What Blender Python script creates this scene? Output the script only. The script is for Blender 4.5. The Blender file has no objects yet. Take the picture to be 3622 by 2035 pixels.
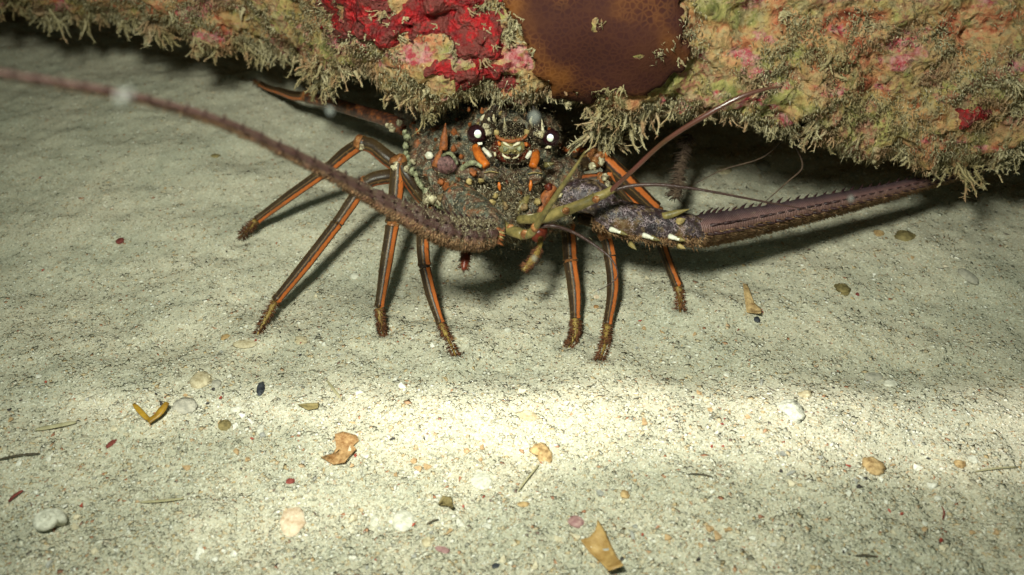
import bpy, math, random
import numpy as np
from mathutils import Vector, Matrix, Euler

random.seed(7)
rng = np.random.default_rng(7)
scene = bpy.context.scene
col = scene.collection

# ------------------------------------------------------------------ camera
TANH = 0.5206
PITCH = math.radians(38.0)
CAM = np.array([0.0, 0.0, 0.32])
FWD = np.array([0.0, math.cos(PITCH), -math.sin(PITCH)])
UPV = np.array([0.0, math.sin(PITCH), math.cos(PITCH)])
RGT = np.array([1.0, 0.0, 0.0])
cam_data = bpy.data.cameras.new("camera")
cam = bpy.data.objects.new("camera", cam_data)
col.objects.link(cam)
cam.location = CAM
cam.rotation_euler = (math.pi / 2 - PITCH, 0, 0)
cam_data.sensor_width = 36.0
cam_data.lens = 18.0 / TANH
cam_data.clip_start = 0.01
cam_data.clip_end = 200.0
cam_data.dof.use_dof = True
cam_data.dof.focus_distance = 0.475
cam_data.dof.aperture_fstop = 9.0
scene.camera = cam

# ------------------------------------------------------------------ light
world = bpy.data.worlds.new("World")
scene.world = world
world.use_nodes = True
wn = world.node_tree.nodes
wn["Background"].inputs[0].default_value = (0.13, 0.19, 0.15, 1)
wn["Background"].inputs[1].default_value = 0.60
scene.view_settings.view_transform = 'Standard'
scene.view_settings.look = 'None'
scene.view_settings.exposure = 0.0
scene.view_settings.gamma = 1.0
scene.view_settings.use_curve_mapping = False


def spot(name, loc, target, power, angle, blend, radius, color, scale=(1, 1, 1), roll=0.0):
    d = bpy.data.lights.new(name, 'SPOT')
    d.energy = power
    d.spot_size = math.radians(angle)
    d.spot_blend = blend
    d.shadow_soft_size = radius
    d.color = color
    o = bpy.data.objects.new(name, d)
    col.objects.link(o)
    o.location = loc
    z = (Vector(loc) - Vector(target)).normalized()
    x = Vector((math.cos(roll), math.sin(roll), 0.0))      # the oval's long side on the sand
    x = (x - z * x.dot(z)).normalized()
    y = z.cross(x)
    o.rotation_euler = Matrix((x, y, z)).transposed().to_euler()
    o.scale = scale
    return o


# ------------------------------------------------------------------ photo pixel -> point in the place
def ray(u, v):
    x = (np.asarray(u, float) - 1811.0) / 1811.0 * TANH
    y = (1017.5 - np.asarray(v, float)) / 1811.0 * TANH
    return np.multiply.outer(x, RGT) + np.multiply.outer(y, UPV) + FWD


def P(u, v, d):
    return CAM + ray(u, v) * d


def G(u, v, z=0.0):
    r = ray(u, v)
    t = (z - CAM[2]) / r[..., 2]
    return CAM + r * t[..., None] if r.ndim > 1 else CAM + r * t


def project(p):
    q = np.asarray(p) - CAM
    d = q @ FWD
    return 1811 + (q @ RGT) / d / TANH * 1811, 1017.5 - (q @ UPV) / d / TANH * 1811, d


# the camera's strobe (upper left of the lens) and added spots that shape the bright band on the near sand
spot("camera_strobe", (-0.08, 0.04, 0.46), (0.00, 0.47, 0.03), 18.2, 84, 1.0, 0.034, (0.95, 1.0, 0.86))
spot("added_band_spot", (-0.10, -0.02, 0.52), tuple(G(2950, 1495)), 17.0, 24, 1.0, 0.006, (1.0, 0.98, 0.92), (3.4, 0.165, 1), math.radians(-1.5))
spot("added_band_streak_spot", (-0.10, -0.02, 0.52), tuple(G(3050, 1650)), 9.0, 24, 1.0, 0.006, (1.0, 0.98, 0.90), (2.2, 0.08, 1), math.radians(-3))
spot("added_band_rim_spot", (-0.10, -0.02, 0.52), tuple(G(1500, 1650)), 8.5, 22, 1.0, 0.006, (1.0, 0.97, 0.88), (1.0, 0.36, 1), math.radians(20))


# ------------------------------------------------------------------ noise
def _hash(ix, iy, iz, seed):
    h = (ix.astype(np.int64) * 374761393 + iy.astype(np.int64) * 668265263 + iz.astype(np.int64) * 2147483647 + seed * 974711) & 0xFFFFFFFF
    h = ((h ^ (h >> 13)) * 1274126177) & 0xFFFFFFFF
    h = (h ^ (h >> 16)) & 0xFFFFFFFF
    return h / 4294967295.0


def vnoise(p, scale, seed=0):
    q = np.asarray(p) * scale
    i = np.floor(q).astype(np.int64)
    f = q - i
    f = f * f * (3 - 2 * f)
    r = 0
    for dx in (0, 1):
        for dy in (0, 1):
            for dz in (0, 1):
                w = (f[:, 0] if dx else 1 - f[:, 0]) * (f[:, 1] if dy else 1 - f[:, 1]) * (f[:, 2] if dz else 1 - f[:, 2])
                r = r + w * _hash(i[:, 0] + dx, i[:, 1] + dy, i[:, 2] + dz, seed)
    return r * 2 - 1


def fbm(p, scale, octv=4, seed=0, gain=0.5):
    a, s, r = 1.0, scale, 0
    for k in range(octv):
        r = r + a * vnoise(p, s, seed + k * 17)
        a *= gain
        s *= 2.03
    return r


# ------------------------------------------------------------------ node materials
class Mat:
    def __init__(self, name, rough=0.7, spec=0.3):
        self.m = bpy.data.materials.new(name)
        self.m.use_nodes = True
        self.nt = self.m.node_tree
        self.n = self.nt.nodes
        self.b = self.n["Principled BSDF"]
        self.b.inputs["Roughness"].default_value = rough
        self.b.inputs["Specular IOR Level"].default_value = spec
        self._co = None

    def lk(self, a, b):
        self.nt.links.new(a, b)

    def co(self):
        if self._co is None:
            g = self.n.new("ShaderNodeNewGeometry")
            self._geo = g
            self._co = g.outputs["Position"]
        return self._co

    def island(self):
        self.co()
        return self._geo.outputs["Random Per Island"]

    def uv(self):
        t = self.n.new("ShaderNodeTexCoord")
        return t.outputs["UV"]

    def sep(self, v):
        s = self.n.new("ShaderNodeSeparateXYZ")
        self.lk(v, s.inputs[0])
        return s.outputs

    def mapping(self, v, scale):
        m = self.n.new("ShaderNodeMapping")
        self.lk(v, m.inputs[0])
        m.inputs["Scale"].default_value = scale
        return m.outputs[0]

    def noise(self, scale, detail=3, rough=0.6, vec=None, dist=0.0):
        t = self.n.new("ShaderNodeTexNoise")
        self.lk(vec or self.co(), t.inputs["Vector"])
        t.inputs["Scale"].default_value = scale
        t.inputs["Detail"].default_value = detail
        t.inputs["Roughness"].default_value = rough
        t.inputs["Distortion"].default_value = dist
        return t.outputs["Fac"]

    def voro(self, scale, feature='F1', vec=None, out="Distance", rand=1.0):
        t = self.n.new("ShaderNodeTexVoronoi")
        t.feature = feature
        self.lk(vec or self.co(), t.inputs["Vector"])
        t.inputs["Scale"].default_value = scale
        t.inputs["Randomness"].default_value = rand
        return t.outputs[out]

    def ramp(self, fac, stops, interp='LINEAR'):
        r = self.n.new("ShaderNodeValToRGB")
        r.color_ramp.interpolation = interp
        el = r.color_ramp.elements
        while len(el) > 1:
            el.remove(el[-1])
        for k, (p, c) in enumerate(stops):
            e = el[0] if k == 0 else el.new(p)
            e.position = p
            c = c if isinstance(c, (tuple, list)) else (c, c, c)
            e.color = (*c[:3], 1)
        self.lk(fac, r.inputs[0])
        return r.outputs[0]

    def mix(self, fac, a, b, mode='MIX'):
        x = self.n.new("ShaderNodeMix")
        x.data_type = 'RGBA'
        x.blend_type = mode
        for s, val in ((0, fac), (6, a), (7, b)):
            if hasattr(val, "links") or isinstance(val, bpy.types.NodeSocket):
                self.lk(val, x.inputs[s])
            elif s == 0:
                x.inputs[0].default_value = val
            else:
                x.inputs[s].default_value = (*val[:3], 1)
        return x.outputs[2]

    def math(self, op, a, b=0.0):
        x = self.n.new("ShaderNodeMath")
        x.operation = op
        for s, val in ((0, a), (1, b)):
            if isinstance(val, bpy.types.NodeSocket):
                self.lk(val, x.inputs[s])
            else:
                x.inputs[s].default_value = val
        return x.outputs[0]

    def color(self, c):
        if isinstance(c, bpy.types.NodeSocket):
            self.lk(c, self.b.inputs["Base Color"])
        else:
            self.b.inputs["Base Color"].default_value = (*c[:3], 1)
        return self

    def bump(self, h, dist=0.0005, strength=1.0):
        x = self.n.new("ShaderNodeBump")
        x.inputs["Distance"].default_value = dist
        x.inputs["Strength"].default_value = strength
        self.lk(h, x.inputs["Height"])
        self.lk(x.outputs[0], self.b.inputs["Normal"])
        return self


GRAIN = [(0.0, (0.44, 0.41, 0.31)), (0.16, (0.54, 0.50, 0.39)), (0.34, (0.49, 0.47, 0.37)), (0.50, (0.63, 0.60, 0.48)),
         (0.68, (0.56, 0.47, 0.32)), (0.72, (0.46, 0.46, 0.38)), (0.82, (0.70, 0.67, 0.54)), (0.92, (0.82, 0.80, 0.70)),
         (0.972, (0.48, 0.26, 0.15)), (0.982, (0.22, 0.21, 0.20)), (0.988, (0.56, 0.51, 0.38))]


LOOSE = [(0.0, (0.34, 0.32, 0.25)), (0.12, (0.46, 0.43, 0.33)), (0.30, (0.50, 0.49, 0.38)), (0.45, (0.66, 0.62, 0.49)),
         (0.60, (0.52, 0.38, 0.20)), (0.66, (0.34, 0.33, 0.28)), (0.72, (0.74, 0.71, 0.58)), (0.86, (0.86, 0.84, 0.76)),
         (0.93, (0.62, 0.48, 0.30)), (0.958, (0.42, 0.17, 0.09)), (0.966, (0.16, 0.15, 0.14)), (0.974, (0.40, 0.36, 0.28)), (1.0, (0.85, 0.83, 0.75))]


def mat_sand():
    m = Mat("shelly_sand", 0.85, 0.2)
    c1 = m.sep(m.voro(1250, out="Color"))[0]
    c2 = m.sep(m.voro(2600, out="Color"))[1]
    a = m.ramp(c1, GRAIN, 'CONSTANT')
    b = m.ramp(c2, GRAIN, 'CONSTANT')
    big = m.noise(45, 4)
    c = m.mix(m.ramp(big, [(0.4, 0.25), (0.6, 0.75)]), b, a)
    edge = m.ramp(m.voro(1250, 'DISTANCE_TO_EDGE'), [(0.0, 0.94), (0.10, 1.0)])
    c = m.mix(1.0, c, edge, 'MULTIPLY')
    tone = m.ramp(m.noise(17, 5), [(0.36, (0.80, 0.82, 0.78)), (0.64, (1.0, 0.98, 0.93))])
    c = m.mix(1.0, c, tone, 'MULTIPLY')
    m.color(c)
    h = m.math('ADD', m.voro(1250), m.math('MULTIPLY', m.noise(600, 4), 1.2))
    m.bump(h, 0.00008, 0.6)
    return m.m


def mat_grain():
    m = Mat("shell_grains", 0.6, 0.35)
    c = m.ramp(m.island(), LOOSE, 'LINEAR')
    tone = m.ramp(m.noise(17, 5), [(0.36, (0.82, 0.84, 0.80)), (0.64, (1.0, 0.98, 0.93))])
    m.color(m.mix(1.0, c, tone, 'MULTIPLY'))
    return m.m


def mat_mottled(name, c1, c2, scale=300, rough=0.75, bump=0.0004, c3=None, spec=0.3):
    m = Mat(name, rough, spec)
    n = m.noise(scale, 5, 0.7)
    st = [(0.36, c1), (0.62, c2)]
    if c3:
        st.append((0.70, c3))
    m.color(m.ramp(n, st))
    m.bump(m.noise(scale * 2.2, 4), bump)
    return m.m


# ------------------------------------------------------------------ mesh helpers
def mesh_from(name, V, F, smooth=True, uvs=None):
    me = bpy.data.meshes.new(name)
    V = np.asarray(V, np.float32)
    if isinstance(F, np.ndarray):
        k = F.shape[1]
        me.vertices.add(len(V))
        me.vertices.foreach_set("co", V.ravel())
        me.loops.add(F.size)
        me.loops.foreach_set("vertex_index", F.astype(np.int32).ravel())
        me.polygons.add(len(F))
        me.polygons.foreach_set("loop_start", np.arange(0, F.size, k, dtype=np.int32))
        me.polygons.foreach_set("loop_total", np.full(len(F), k, np.int32))
        me.update(calc_edges=True)
        me.validate()
    else:
        me.from_pydata([tuple(map(float, v)) for v in V], [], F)
        me.update()
    if smooth:
        me.polygons.foreach_set("use_smooth", np.ones(len(me.polygons), bool))
    if uvs is not None:
        l = me.uv_layers.new(name="UVMap")
        l.data.foreach_set("uv", np.asarray(uvs, np.float32).ravel())
    return me


def link(name, me, mat=None, parent=None, loc=None):
    o = bpy.data.objects.new(name, me)
    col.objects.link(o)
    if mat is not None and me is not None and not me.materials:
        me.materials.append(mat)
    if parent is not None:
        o.parent = parent
    if loc is not None:
        o.location = loc
    return o


def tag(o, label=None, cat=None, group=None, kind=None):
    if label:
        o["label"] = label
    if cat:
        o["category"] = cat
    if group:
        o["group"] = group
    if kind:
        o["kind"] = kind
    return o


def empty(name, loc):
    o = bpy.data.objects.new(name, None)
    o.empty_display_size = 0.02
    col.objects.link(o)
    o.location = loc
    return o


def add(name, V, F, mat, parent=None, origin=None, smooth=True, uvs=None):
    """mesh given in place coordinates, its vertices kept relative to its parents or its own origin"""
    V = np.asarray(V, float)
    off = np.zeros(3)
    p = parent
    while p is not None:
        off += np.array(p.location)
        p = p.parent
    if origin is None:
        origin = V.mean(axis=0)
    origin = np.asarray(origin, float)
    me = mesh_from(name, V - origin, F, smooth, uvs)
    return link(name, me, mat, parent, tuple(origin - off))


def catmull(pts, n):
    pts = np.asarray(pts, float)
    if len(pts) == 2:
        t = np.linspace(0, 1, n)[:, None]
        return pts[0] * (1 - t) + pts[1] * t
    q = np.vstack([2 * pts[0] - pts[1], pts, 2 * pts[-1] - pts[-2]])
    seg = len(pts) - 1
    out = []
    for s in np.linspace(0, seg - 1e-6, n):
        i = int(s)
        t = s - i
        a, b, c, d = q[i], q[i + 1], q[i + 2], q[i + 3]
        out.append(0.5 * ((2 * b) + (-a + c) * t + (2 * a - 5 * b + 4 * c - d) * t * t + (-a + 3 * b - 3 * c + d) * t ** 3))
    return np.array(out)


def tube(pts, radii, n=24, sides=14, aspect=1.0, roll=0.0, ref=None, close=True, resample=True, profile=None):
    """swept surface: returns V, F(list of tuples), uv per loop. u around (0.5 turned to ref), v along in metres"""
    if resample:
        c = catmull(pts, n)
        rad = np.interp(np.linspace(0, len(radii) - 1, n), np.arange(len(radii)), radii)
    else:
        c = np.asarray(pts, float)
        rad = np.asarray(radii, float)
        n = len(c)
    tan = np.gradient(c, axis=0)
    tan /= np.linalg.norm(tan, axis=1)[:, None] + 1e-12
    L = np.concatenate([[0], np.cumsum(np.linalg.norm(np.diff(c, axis=0), axis=1))])
    V = []
    for i in range(n):
        r = (np.asarray(ref) if ref is not None else (CAM - c[i]))
        r = r / np.linalg.norm(r)
        nn = r - tan[i] * (r @ tan[i])
        nn /= np.linalg.norm(nn) + 1e-12
        bb = np.cross(tan[i], nn)
        for k in range(sides):
            th = 2 * math.pi * k / sides - math.pi
            pr = 1.0 if profile is None else profile(th)
            x, y = math.cos(th + roll) * aspect * pr, math.sin(th + roll) * pr
            V.append(c[i] + (nn * x + bb * y) * rad[i])
    F, U = [], []
    for i in range(n - 1):
        for k in range(sides):
            k2 = (k + 1) % sides
            F.append((i * sides + k, i * sides + k2, (i + 1) * sides + k2, (i + 1) * sides + k))
            u0, u1 = k / sides, (k + 1) / sides
            U += [(u0, L[i]), (u1, L[i]), (u1, L[i + 1]), (u0, L[i + 1])]
    if close:
        F.append(tuple(range(sides - 1, -1, -1)))
        U += [(k / sides, 0.0) for k in range(sides - 1, -1, -1)]
        F.append(tuple((n - 1) * sides + k for k in range(sides)))
        U += [(k / sides, L[-1]) for k in range(sides)]
    return V, F, U


def add_tube(name, pts, radii, mat, parent=None, **kw):
    V, F, U = tube(pts, radii, **kw)
    return add(name, V, F, mat, parent, uvs=U)


def sphere_vf(c, r, nu=20, nv=12, bumpy=0.0, seed=0, rot=None):
    V = [(0, 0, 1)]
    for j in range(1, nv):
        a = math.pi * j / nv
        for i in range(nu):
            b = 2 * math.pi * i / nu
            V.append((math.sin(a) * math.cos(b), math.sin(a) * math.sin(b), math.cos(a)))
    V.append((0, 0, -1))
    V = np.array(V)
    if bumpy:
        V = V * (1 + bumpy * fbm(V + seed * 3.7, 1.6, 3, seed))[:, None]
    V = V * np.asarray(r)
    if rot is not None:
        V = V @ np.array(rot).T
    V = V + np.asarray(c)
    F = [(0, 1 + i, 1 + (i + 1) % nu) for i in range(nu)]
    for j in range(nv - 2):
        o = 1 + j * nu
        F += [(o + i, o + nu + i, o + nu + (i + 1) % nu, o + (i + 1) % nu) for i in range(nu)]
    o = 1 + (nv - 2) * nu
    F += [(o + (i + 1) % nu, o + i, len(V) - 1) for i in range(nu)]
    return V, F


def relief(name, uvp, d, thick, mat, parent, jitter=0.0, inset=0.25):
    """small raised plate with a bevelled rim, its outline given in photo pixels at depth d"""
    uvp = np.array(uvp, float)
    n = len(uvp)
    c = uvp.mean(axis=0)
    outer = P(uvp[:, 0], uvp[:, 1], d + thick)
    mid = P(uvp[:, 0], uvp[:, 1], d + thick * 0.3)
    ins = c + (uvp - c) * (1 - inset)
    top = P(ins[:, 0], ins[:, 1], d)
    ctr = P(c[0], c[1], d - thick * 0.15)
    V = np.vstack([outer, mid, top, ctr[None]])
    F = []
    for r in (0, 1):
        F += [(r * n + k, r * n + (k + 1) % n, (r + 1) * n + (k + 1) % n, (r + 1) * n + k) for k in range(n)]
    F += [(2 * n + k, 2 * n + (k + 1) % n, 3 * n) for k in range(n)]
    F.append(tuple(range(n)))
    return add(name, V, F, mat, parent)


def cones(base, direc, length, rad, sides=3):
    """many little cones at once -> V, F arrays (triangles)"""
    n = len(base)
    d = direc / (np.linalg.norm(direc, axis=1)[:, None] + 1e-12)
    a = np.cross(d, rng.normal(size=(n, 3)))
    a /= np.linalg.norm(a, axis=1)[:, None] + 1e-12
    b = np.cross(d, a)
    V = np.zeros((n, sides + 1, 3))
    for k in range(sides):
        t = 2 * math.pi * k / sides
        V[:, k] = base + (a * math.cos(t) + b * math.sin(t)) * rad[:, None]
    V[:, sides] = base + d * length[:, None]
    idx = np.arange(n)[:, None] * (sides + 1)
    F = np.stack([np.concatenate([idx + k, idx + (k + 1) % sides, idx + sides], axis=1) for k in range(sides)], axis=1)
    return V.reshape(-1, 3), F.reshape(-1, 3)


# ------------------------------------------------------------------ the sand
FEET = [tuple(G(u, v, 0.0)[:2]) for u, v in ((890, 284), (850, 838), (910, 1186), (1356, 1186), (1614, 1264), (2010, 1230), (2116, 1284), (2406, 1108))]


def ground(xy):
    """height of the sand at x, y"""
    p = np.column_stack([xy[:, 0], xy[:, 1], np.zeros(len(xy))])
    h = 0.0040 * vnoise(p, 9, 3) + 0.0022 * vnoise(p * [1, 1.6, 1], 24, 5) + 0.0010 * vnoise(p, 70, 8) + 0.0006 * vnoise(p, 170, 9)
    # hollow under the rock where the lobster rests, low bank in front of it
    h += 0.004 * np.exp(-((p[:, 1] - 0.315) / 0.035) ** 2)
    for fx, fy in FEET:
        r = np.hypot(p[:, 0] - fx, p[:, 1] - fy)
        h += -0.0022 * np.exp(-(r / 0.0045) ** 2) + 0.0015 * np.exp(-((r - 0.0095) / 0.0045) ** 2)
    return h


def gz(x, y):
    return float(ground(np.array([[x, y]]))[0])


def foot(u, v, dz=0.0):
    p = G(u, v, 0.0)
    for _ in range(4):
        p = G(u, v, gz(p[0], p[1]) + dz)
    return p


def axis_samples(lo, hi, step, far, grow):
    a = list(np.arange(lo, hi + step / 2, step))
    s = step
    left, right = [lo], [hi]
    while left[-1] > far[0]:
        s *= grow
        left.append(left[-1] - s)
    s = step
    while right[-1] < far[1]:
        s *= grow
        right.append(right[-1] + s)
    return np.array(left[1:][::-1] + a + right[1:])


def grid_faces(nx, ny):
    i, j = np.meshgrid(np.arange(nx - 1), np.arange(ny - 1), indexing='ij')
    a = (i * ny + j).ravel()
    return np.column_stack([a, a + ny, a + ny + 1, a + 1])


M_SAND = mat_sand()
xs = axis_samples(-0.44, 0.44, 0.0020, (-40, 40), 1.22)
ys = axis_samples(0.17, 0.80, 0.0020, (-40, 40), 1.22)
X, Y = np.meshgrid(xs, ys, indexing='ij')
xy = np.column_stack([X.ravel(), Y.ravel()])
Z = ground(xy)
Fg = grid_faces(len(xs), len(ys))
sand = link("sand", mesh_from("sand", np.column_stack([xy, Z]), Fg), M_SAND)
tag(sand, "pale shelly sand seabed under and in front of the lobster", kind="structure")

# loose shell grains, too many to count
M_GRAIN = mat_grain()
NG = 220000
gu = rng.uniform(-260, 3880, NG)
gv = rng.uniform(20, 2200, NG)
gp = G(gu, gv, 0.0)
gp[:, 2] = ground(gp[:, :2])
keep = gp[:, 1] < 0.85
gp = gp[keep]
NG = len(gp)
size = np.clip(rng.lognormal(math.log(0.00048), 0.46, NG), 0.00022, 0.0013)
base = np.array([(1, 0, 0), (0, 1, 0), (-1, 0, 0), (0, -1, 0), (0, 0, 1), (0, 0, -1)], float)
shape = base[None] * (1 + rng.uniform(-0.45, 0.45, (NG, 6, 1)))
shape[:, 4:, :2] += rng.uniform(-0.22, 0.22, (NG, 2, 2))
stretch = np.column_stack([rng.uniform(0.8, 1.7, NG), rng.uniform(0.6, 1.1, NG), rng.uniform(0.05, 0.13, NG)])
sliver = rng.random(NG) < 0.10
stretch[sliver] *= np.array([1.7, 0.40, 0.9])
shape *= stretch[:, None, :]
yaw = rng.uniform(0, 2 * math.pi, NG)
tlt = rng.normal(0, 0.08, (NG, 2))
cy, sy = np.cos(yaw), np.sin(yaw)
R = np.zeros((NG, 3, 3))
R[:, 0, 0], R[:, 0, 1], R[:, 1, 0], R[:, 1, 1], R[:, 2, 2] = cy, -sy, sy, cy, 1
cx_, sx_ = np.cos(tlt[:, 0]), np.sin(tlt[:, 0])
R2 = np.zeros((NG, 3, 3))
R2[:, 0, 0] = 1
R2[:, 1, 1], R2[:, 1, 2], R2[:, 2, 1], R2[:, 2, 2] = cx_, -sx_, sx_, cx_
R = np.einsum('nij,njk->nik', R, R2)
gv_ = np.einsum('nij,nkj->nki', R, shape) * size[:, None, None] + gp[:, None, :] + np.array([0, 0, 1]) * (size * 0.03)[:, None, None]
octa = np.array([(0, 1, 4), (1, 2, 4), (2, 3, 4), (3, 0, 4), (1, 0, 5), (2, 1, 5), (3, 2, 5), (0, 3, 5)])
gf = (octa[None] + (np.arange(NG) * 6)[:, None, None]).reshape(-1, 3)
grains = link("shell_gravel", mesh_from("shell_gravel", gv_.reshape(-1, 3), gf, smooth=True), M_GRAIN)
tag(grains, "loose crushed shell grains covering the sand", "gravel", kind="stuff")

# ------------------------------------------------------------------ the rock overhang
LIP = [(-900, 10, .056), (-400, 40, .056), (0, 48, .057), (300, 75, .060), (520, 118, .065), (700, 170, .062), (900, 165, .060), (1080, 225, .064), (1170, 258, .082),
       (1250, 285, .098), (1400, 312, .102), (1600, 318, .102), (1800, 312, .102), (1950, 328, .100), (2100, 345, .098), (2220, 370, .096),
       (2350, 352, .094), (2500, 392, .090), (2700, 440, .084), (2900, 488, .076), (3100, 515, .070), (3300, 522, .067), (3450, 548, .064),
       (3622, 565, .062), (4000, 590, .060), (4600, 600, .060)]
lip3 = np.array([G(u, v, z) for u, v, z in LIP])
rx = axis_samples(-0.36, 0.36, 0.0019, (-1.1, 1.1), 1.12)
ly = np.interp(rx, lip3[:, 0], lip3[:, 1])
lz = np.interp(rx, lip3[:, 0], lip3[:, 2])
prof_s = [(0.50, -0.03, 0), (0.47, 0.03, 0), (0.30, 0.035, 0), (0.10, 0.028, 0), (0.035, 0.016, 1), (0.012, 0.004, 1), (0.0, 0.0, 1), (-0.004, 0.006, 1), (-0.010, 0.020, 1),
          (-0.012, 0.045, 1), (-0.006, 0.075, 1), (0.008, 0.110, 1), (0.03, 0.15, 0), (0.08, 0.20, 0), (0.20, 0.25, 0), (0.45, 0.26, 0), (0.70, 0.20, 0), (0.80, 0.05, 0), (0.82, -0.03, 0)]
pq = []
for a, b in zip(prof_s[:-1], prof_s[1:]):
    L = math.hypot(a[0] - b[0], a[1] - b[1])
    k = max(2, int(L / (0.0019 if (a[2] and b[2]) else 0.008)))
    for t in np.linspace(0, 1, k, endpoint=False):
        pq.append((a[0] * (1 - t) + b[0] * t, a[1] * (1 - t) + b[1] * t))
pq.append(prof_s[-1][:2])
pq = np.array(pq)
for _ in range(6):
    pq[1:-1] = (pq[:-2] + 2 * pq[1:-1] + pq[2:]) / 4
RX = np.repeat(rx, len(pq))
RY = (ly[:, None] + pq[None, :, 0]).ravel()
RZ = (lz[:, None] + pq[None, :, 1]).ravel()
RZ = np.where(np.tile(pq[:, 1], len(rx)) < -0.02, -0.05, RZ)
rp = np.column_stack([RX, RY, RZ])
nx_, ny_ = len(rx), len(pq)
g3 = rp.reshape(nx_, ny_, 3)
du = np.gradient(g3, axis=0)
dv = np.gradient(g3, axis=1)
nrm = np.cross(dv, du).reshape(-1, 3)
nrm /= np.linalg.norm(nrm, axis=1)[:, None] + 1e-12
# make the normals point away from the rock's inside
inside = np.column_stack([RX, np.repeat(ly, ny_) + 0.3, np.repeat(lz, ny_) + 0.12])
if np.mean(np.sum(nrm * (rp - inside), axis=1)) < 0:
    nrm = -nrm
disp = 0.0080 * fbm(rp, 28, 3, 21) + 0.0048 * fbm(rp, 105, 3, 31) + 0.0024 * fbm(rp, 360, 2, 41)
wgt = np.clip(np.tile(np.where(pq[:, 0] > 0.06, 0.5, 1.0), nx_), 0, 1)
rock_v = rp + nrm * (disp * wgt)[:, None]
cols_ = grid_faces(nx_, ny_)
capa = [tuple(range(ny_)), tuple(range((nx_ - 1) * ny_ + ny_ - 1, (nx_ - 1) * ny_ - 1, -1))]

m = Mat("encrusted_rock", 0.8, 0.25)
n1 = m.noise(24, 4, 0.6)
n2 = m.noise(62, 5, 0.68, dist=0.5)
peach = m.ramp(n2, [(0.30, (0.12, 0.035, 0.02)), (0.40, (0.42, 0.11, 0.05)), (0.48, (0.58, 0.24, 0.12)), (0.55, (0.60, 0.37, 0.17)), (0.61, (0.27, 0.22, 0.07)), (0.70, (0.50, 0.42, 0.15))])
olive = m.ramp(n2, [(0.30, (0.09, 0.09, 0.03)), (0.42, (0.24, 0.23, 0.07)), (0.50, (0.44, 0.38, 0.13)), (0.58, (0.36, 0.15, 0.09)), (0.68, (0.55, 0.30, 0.20))])
c = m.mix(m.ramp(n1, [(0.42, 0.0), (0.56, 1.0)]), peach, olive)
pink = m.ramp(m.noise(40, 4, vec=m.mapping(m.co(), (1, 1, 1.7))), [(0.56, 0.0), (0.62, 0.9)])
c = m.mix(pink, c, m.ramp(m.noise(300, 3), [(0.4, (0.40, 0.03, 0.06)), (0.6, (0.62, 0.28, 0.28))]))
c = m.mix(m.ramp(m.noise(180, 4, 0.7), [(0.50, 0.0), (0.61, 0.7)]), c, (0.44, 0.36, 0.19))
c = m.mix(m.ramp(m.noise(260, 3, 0.6), [(0.30, 0.85), (0.40, 0.0)]), c, (0.07, 0.035, 0.02))
c = m.mix(m.ramp(m.voro(240), [(0.0, 0.8), (0.16, 0.0)]), c, (0.85, 0.66, 0.36))
m.color(c)
m.bump(m.math('ADD', m.noise(500, 5, 0.75), m.math('MULTIPLY', m.voro(260), 1.2)), 0.0022)
M_ROCK = m.m

rock_base = G(1811, 300, 0.0)
me = mesh_from("coral_rock", np.vstack([rock_v]) - rock_base, cols_)
rock = link("coral_rock", me, M_ROCK, loc=tuple(rock_base))
tag(rock, "big encrusted coral rock overhanging the sand, fringed with hanging algae", "rock")

ru, rv, rd = project(rock_v)


def in_poly(u, v, poly):
    r = np.zeros(len(u), bool)
    n = len(poly)
    for i in range(n):
        x1, y1 = poly[i]
        x2, y2 = poly[(i + 1) % n]
        c_ = ((y1 > v) != (y2 > v)) & (u < (x2 - x1) * (v - y1) / (y2 - y1 + 1e-9) + x1)
        r ^= c_
    return r


front_mask = np.tile((np.arange(ny_) > np.argmin(pq[:, 0] + (np.arange(ny_) < 20) * 9) - 200) & (pq[:, 0] < 0.05), nx_)


def patch(name, poly, thick, mat, label, seed, wob=30, lumps=(0.002, 140), smooth=0, hole=-9):
    """a growth that follows the rock's skin inside an outline, thick in the middle and thin at its ragged rim"""
    wu = ru + wob * fbm(rock_v, 120, 3, seed)
    wv = rv + wob * fbm(rock_v + 5, 120, 3, seed + 3)
    sel = in_poly(wu, wv, poly) & (fbm(rock_v, 60, 3, seed + 5) > hole) & front_mask & (np.tile(pq[:, 0], nx_) < 0.04)
    g = sel.reshape(nx_, ny_).astype(float)
    e = g.copy()
    for _ in range(5):
        e = e * 0.5 + 0.125 * (np.roll(e, 1, 0) + np.roll(e, -1, 0) + np.roll(e, 1, 1) + np.roll(e, -1, 1))
    hgt = np.clip((e.ravel() - 0.45) * 2, 0, 1) ** 0.5 * thick
    v_ = rock_v + nrm * (hgt + np.where(sel, 0.0006 + lumps[0] * np.abs(fbm(rock_v, lumps[1], 2, seed + 9)), -0.001))[:, None]
    if smooth:
        gs_ = (rock_v + nrm * (thick + 0.0048)).reshape(nx_, ny_, 3).copy()
        for _ in range(smooth):
            gs_[1:-1, 1:-1] = 0.2 * (gs_[1:-1, 1:-1] + gs_[2:, 1:-1] + gs_[:-2, 1:-1] + gs_[1:-1, 2:] + gs_[1:-1, :-2])
        w_ = np.clip(hgt / thick * 1.6, 0, 1)[:, None]
        v_ = v_ * (1 - w_) + gs_.reshape(-1, 3) * w_
    fs = cols_[sel[cols_].any(axis=1)]
    used, inv = np.unique(fs.ravel(), return_inverse=True)
    org = v_[used].mean(axis=0)
    me_ = mesh_from(name, v_[used] - org, inv.reshape(fs.shape))
    o = link(name, me_, mat, rock, tuple(org - rock_base))
    tag(o, label)
    return sel


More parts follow.
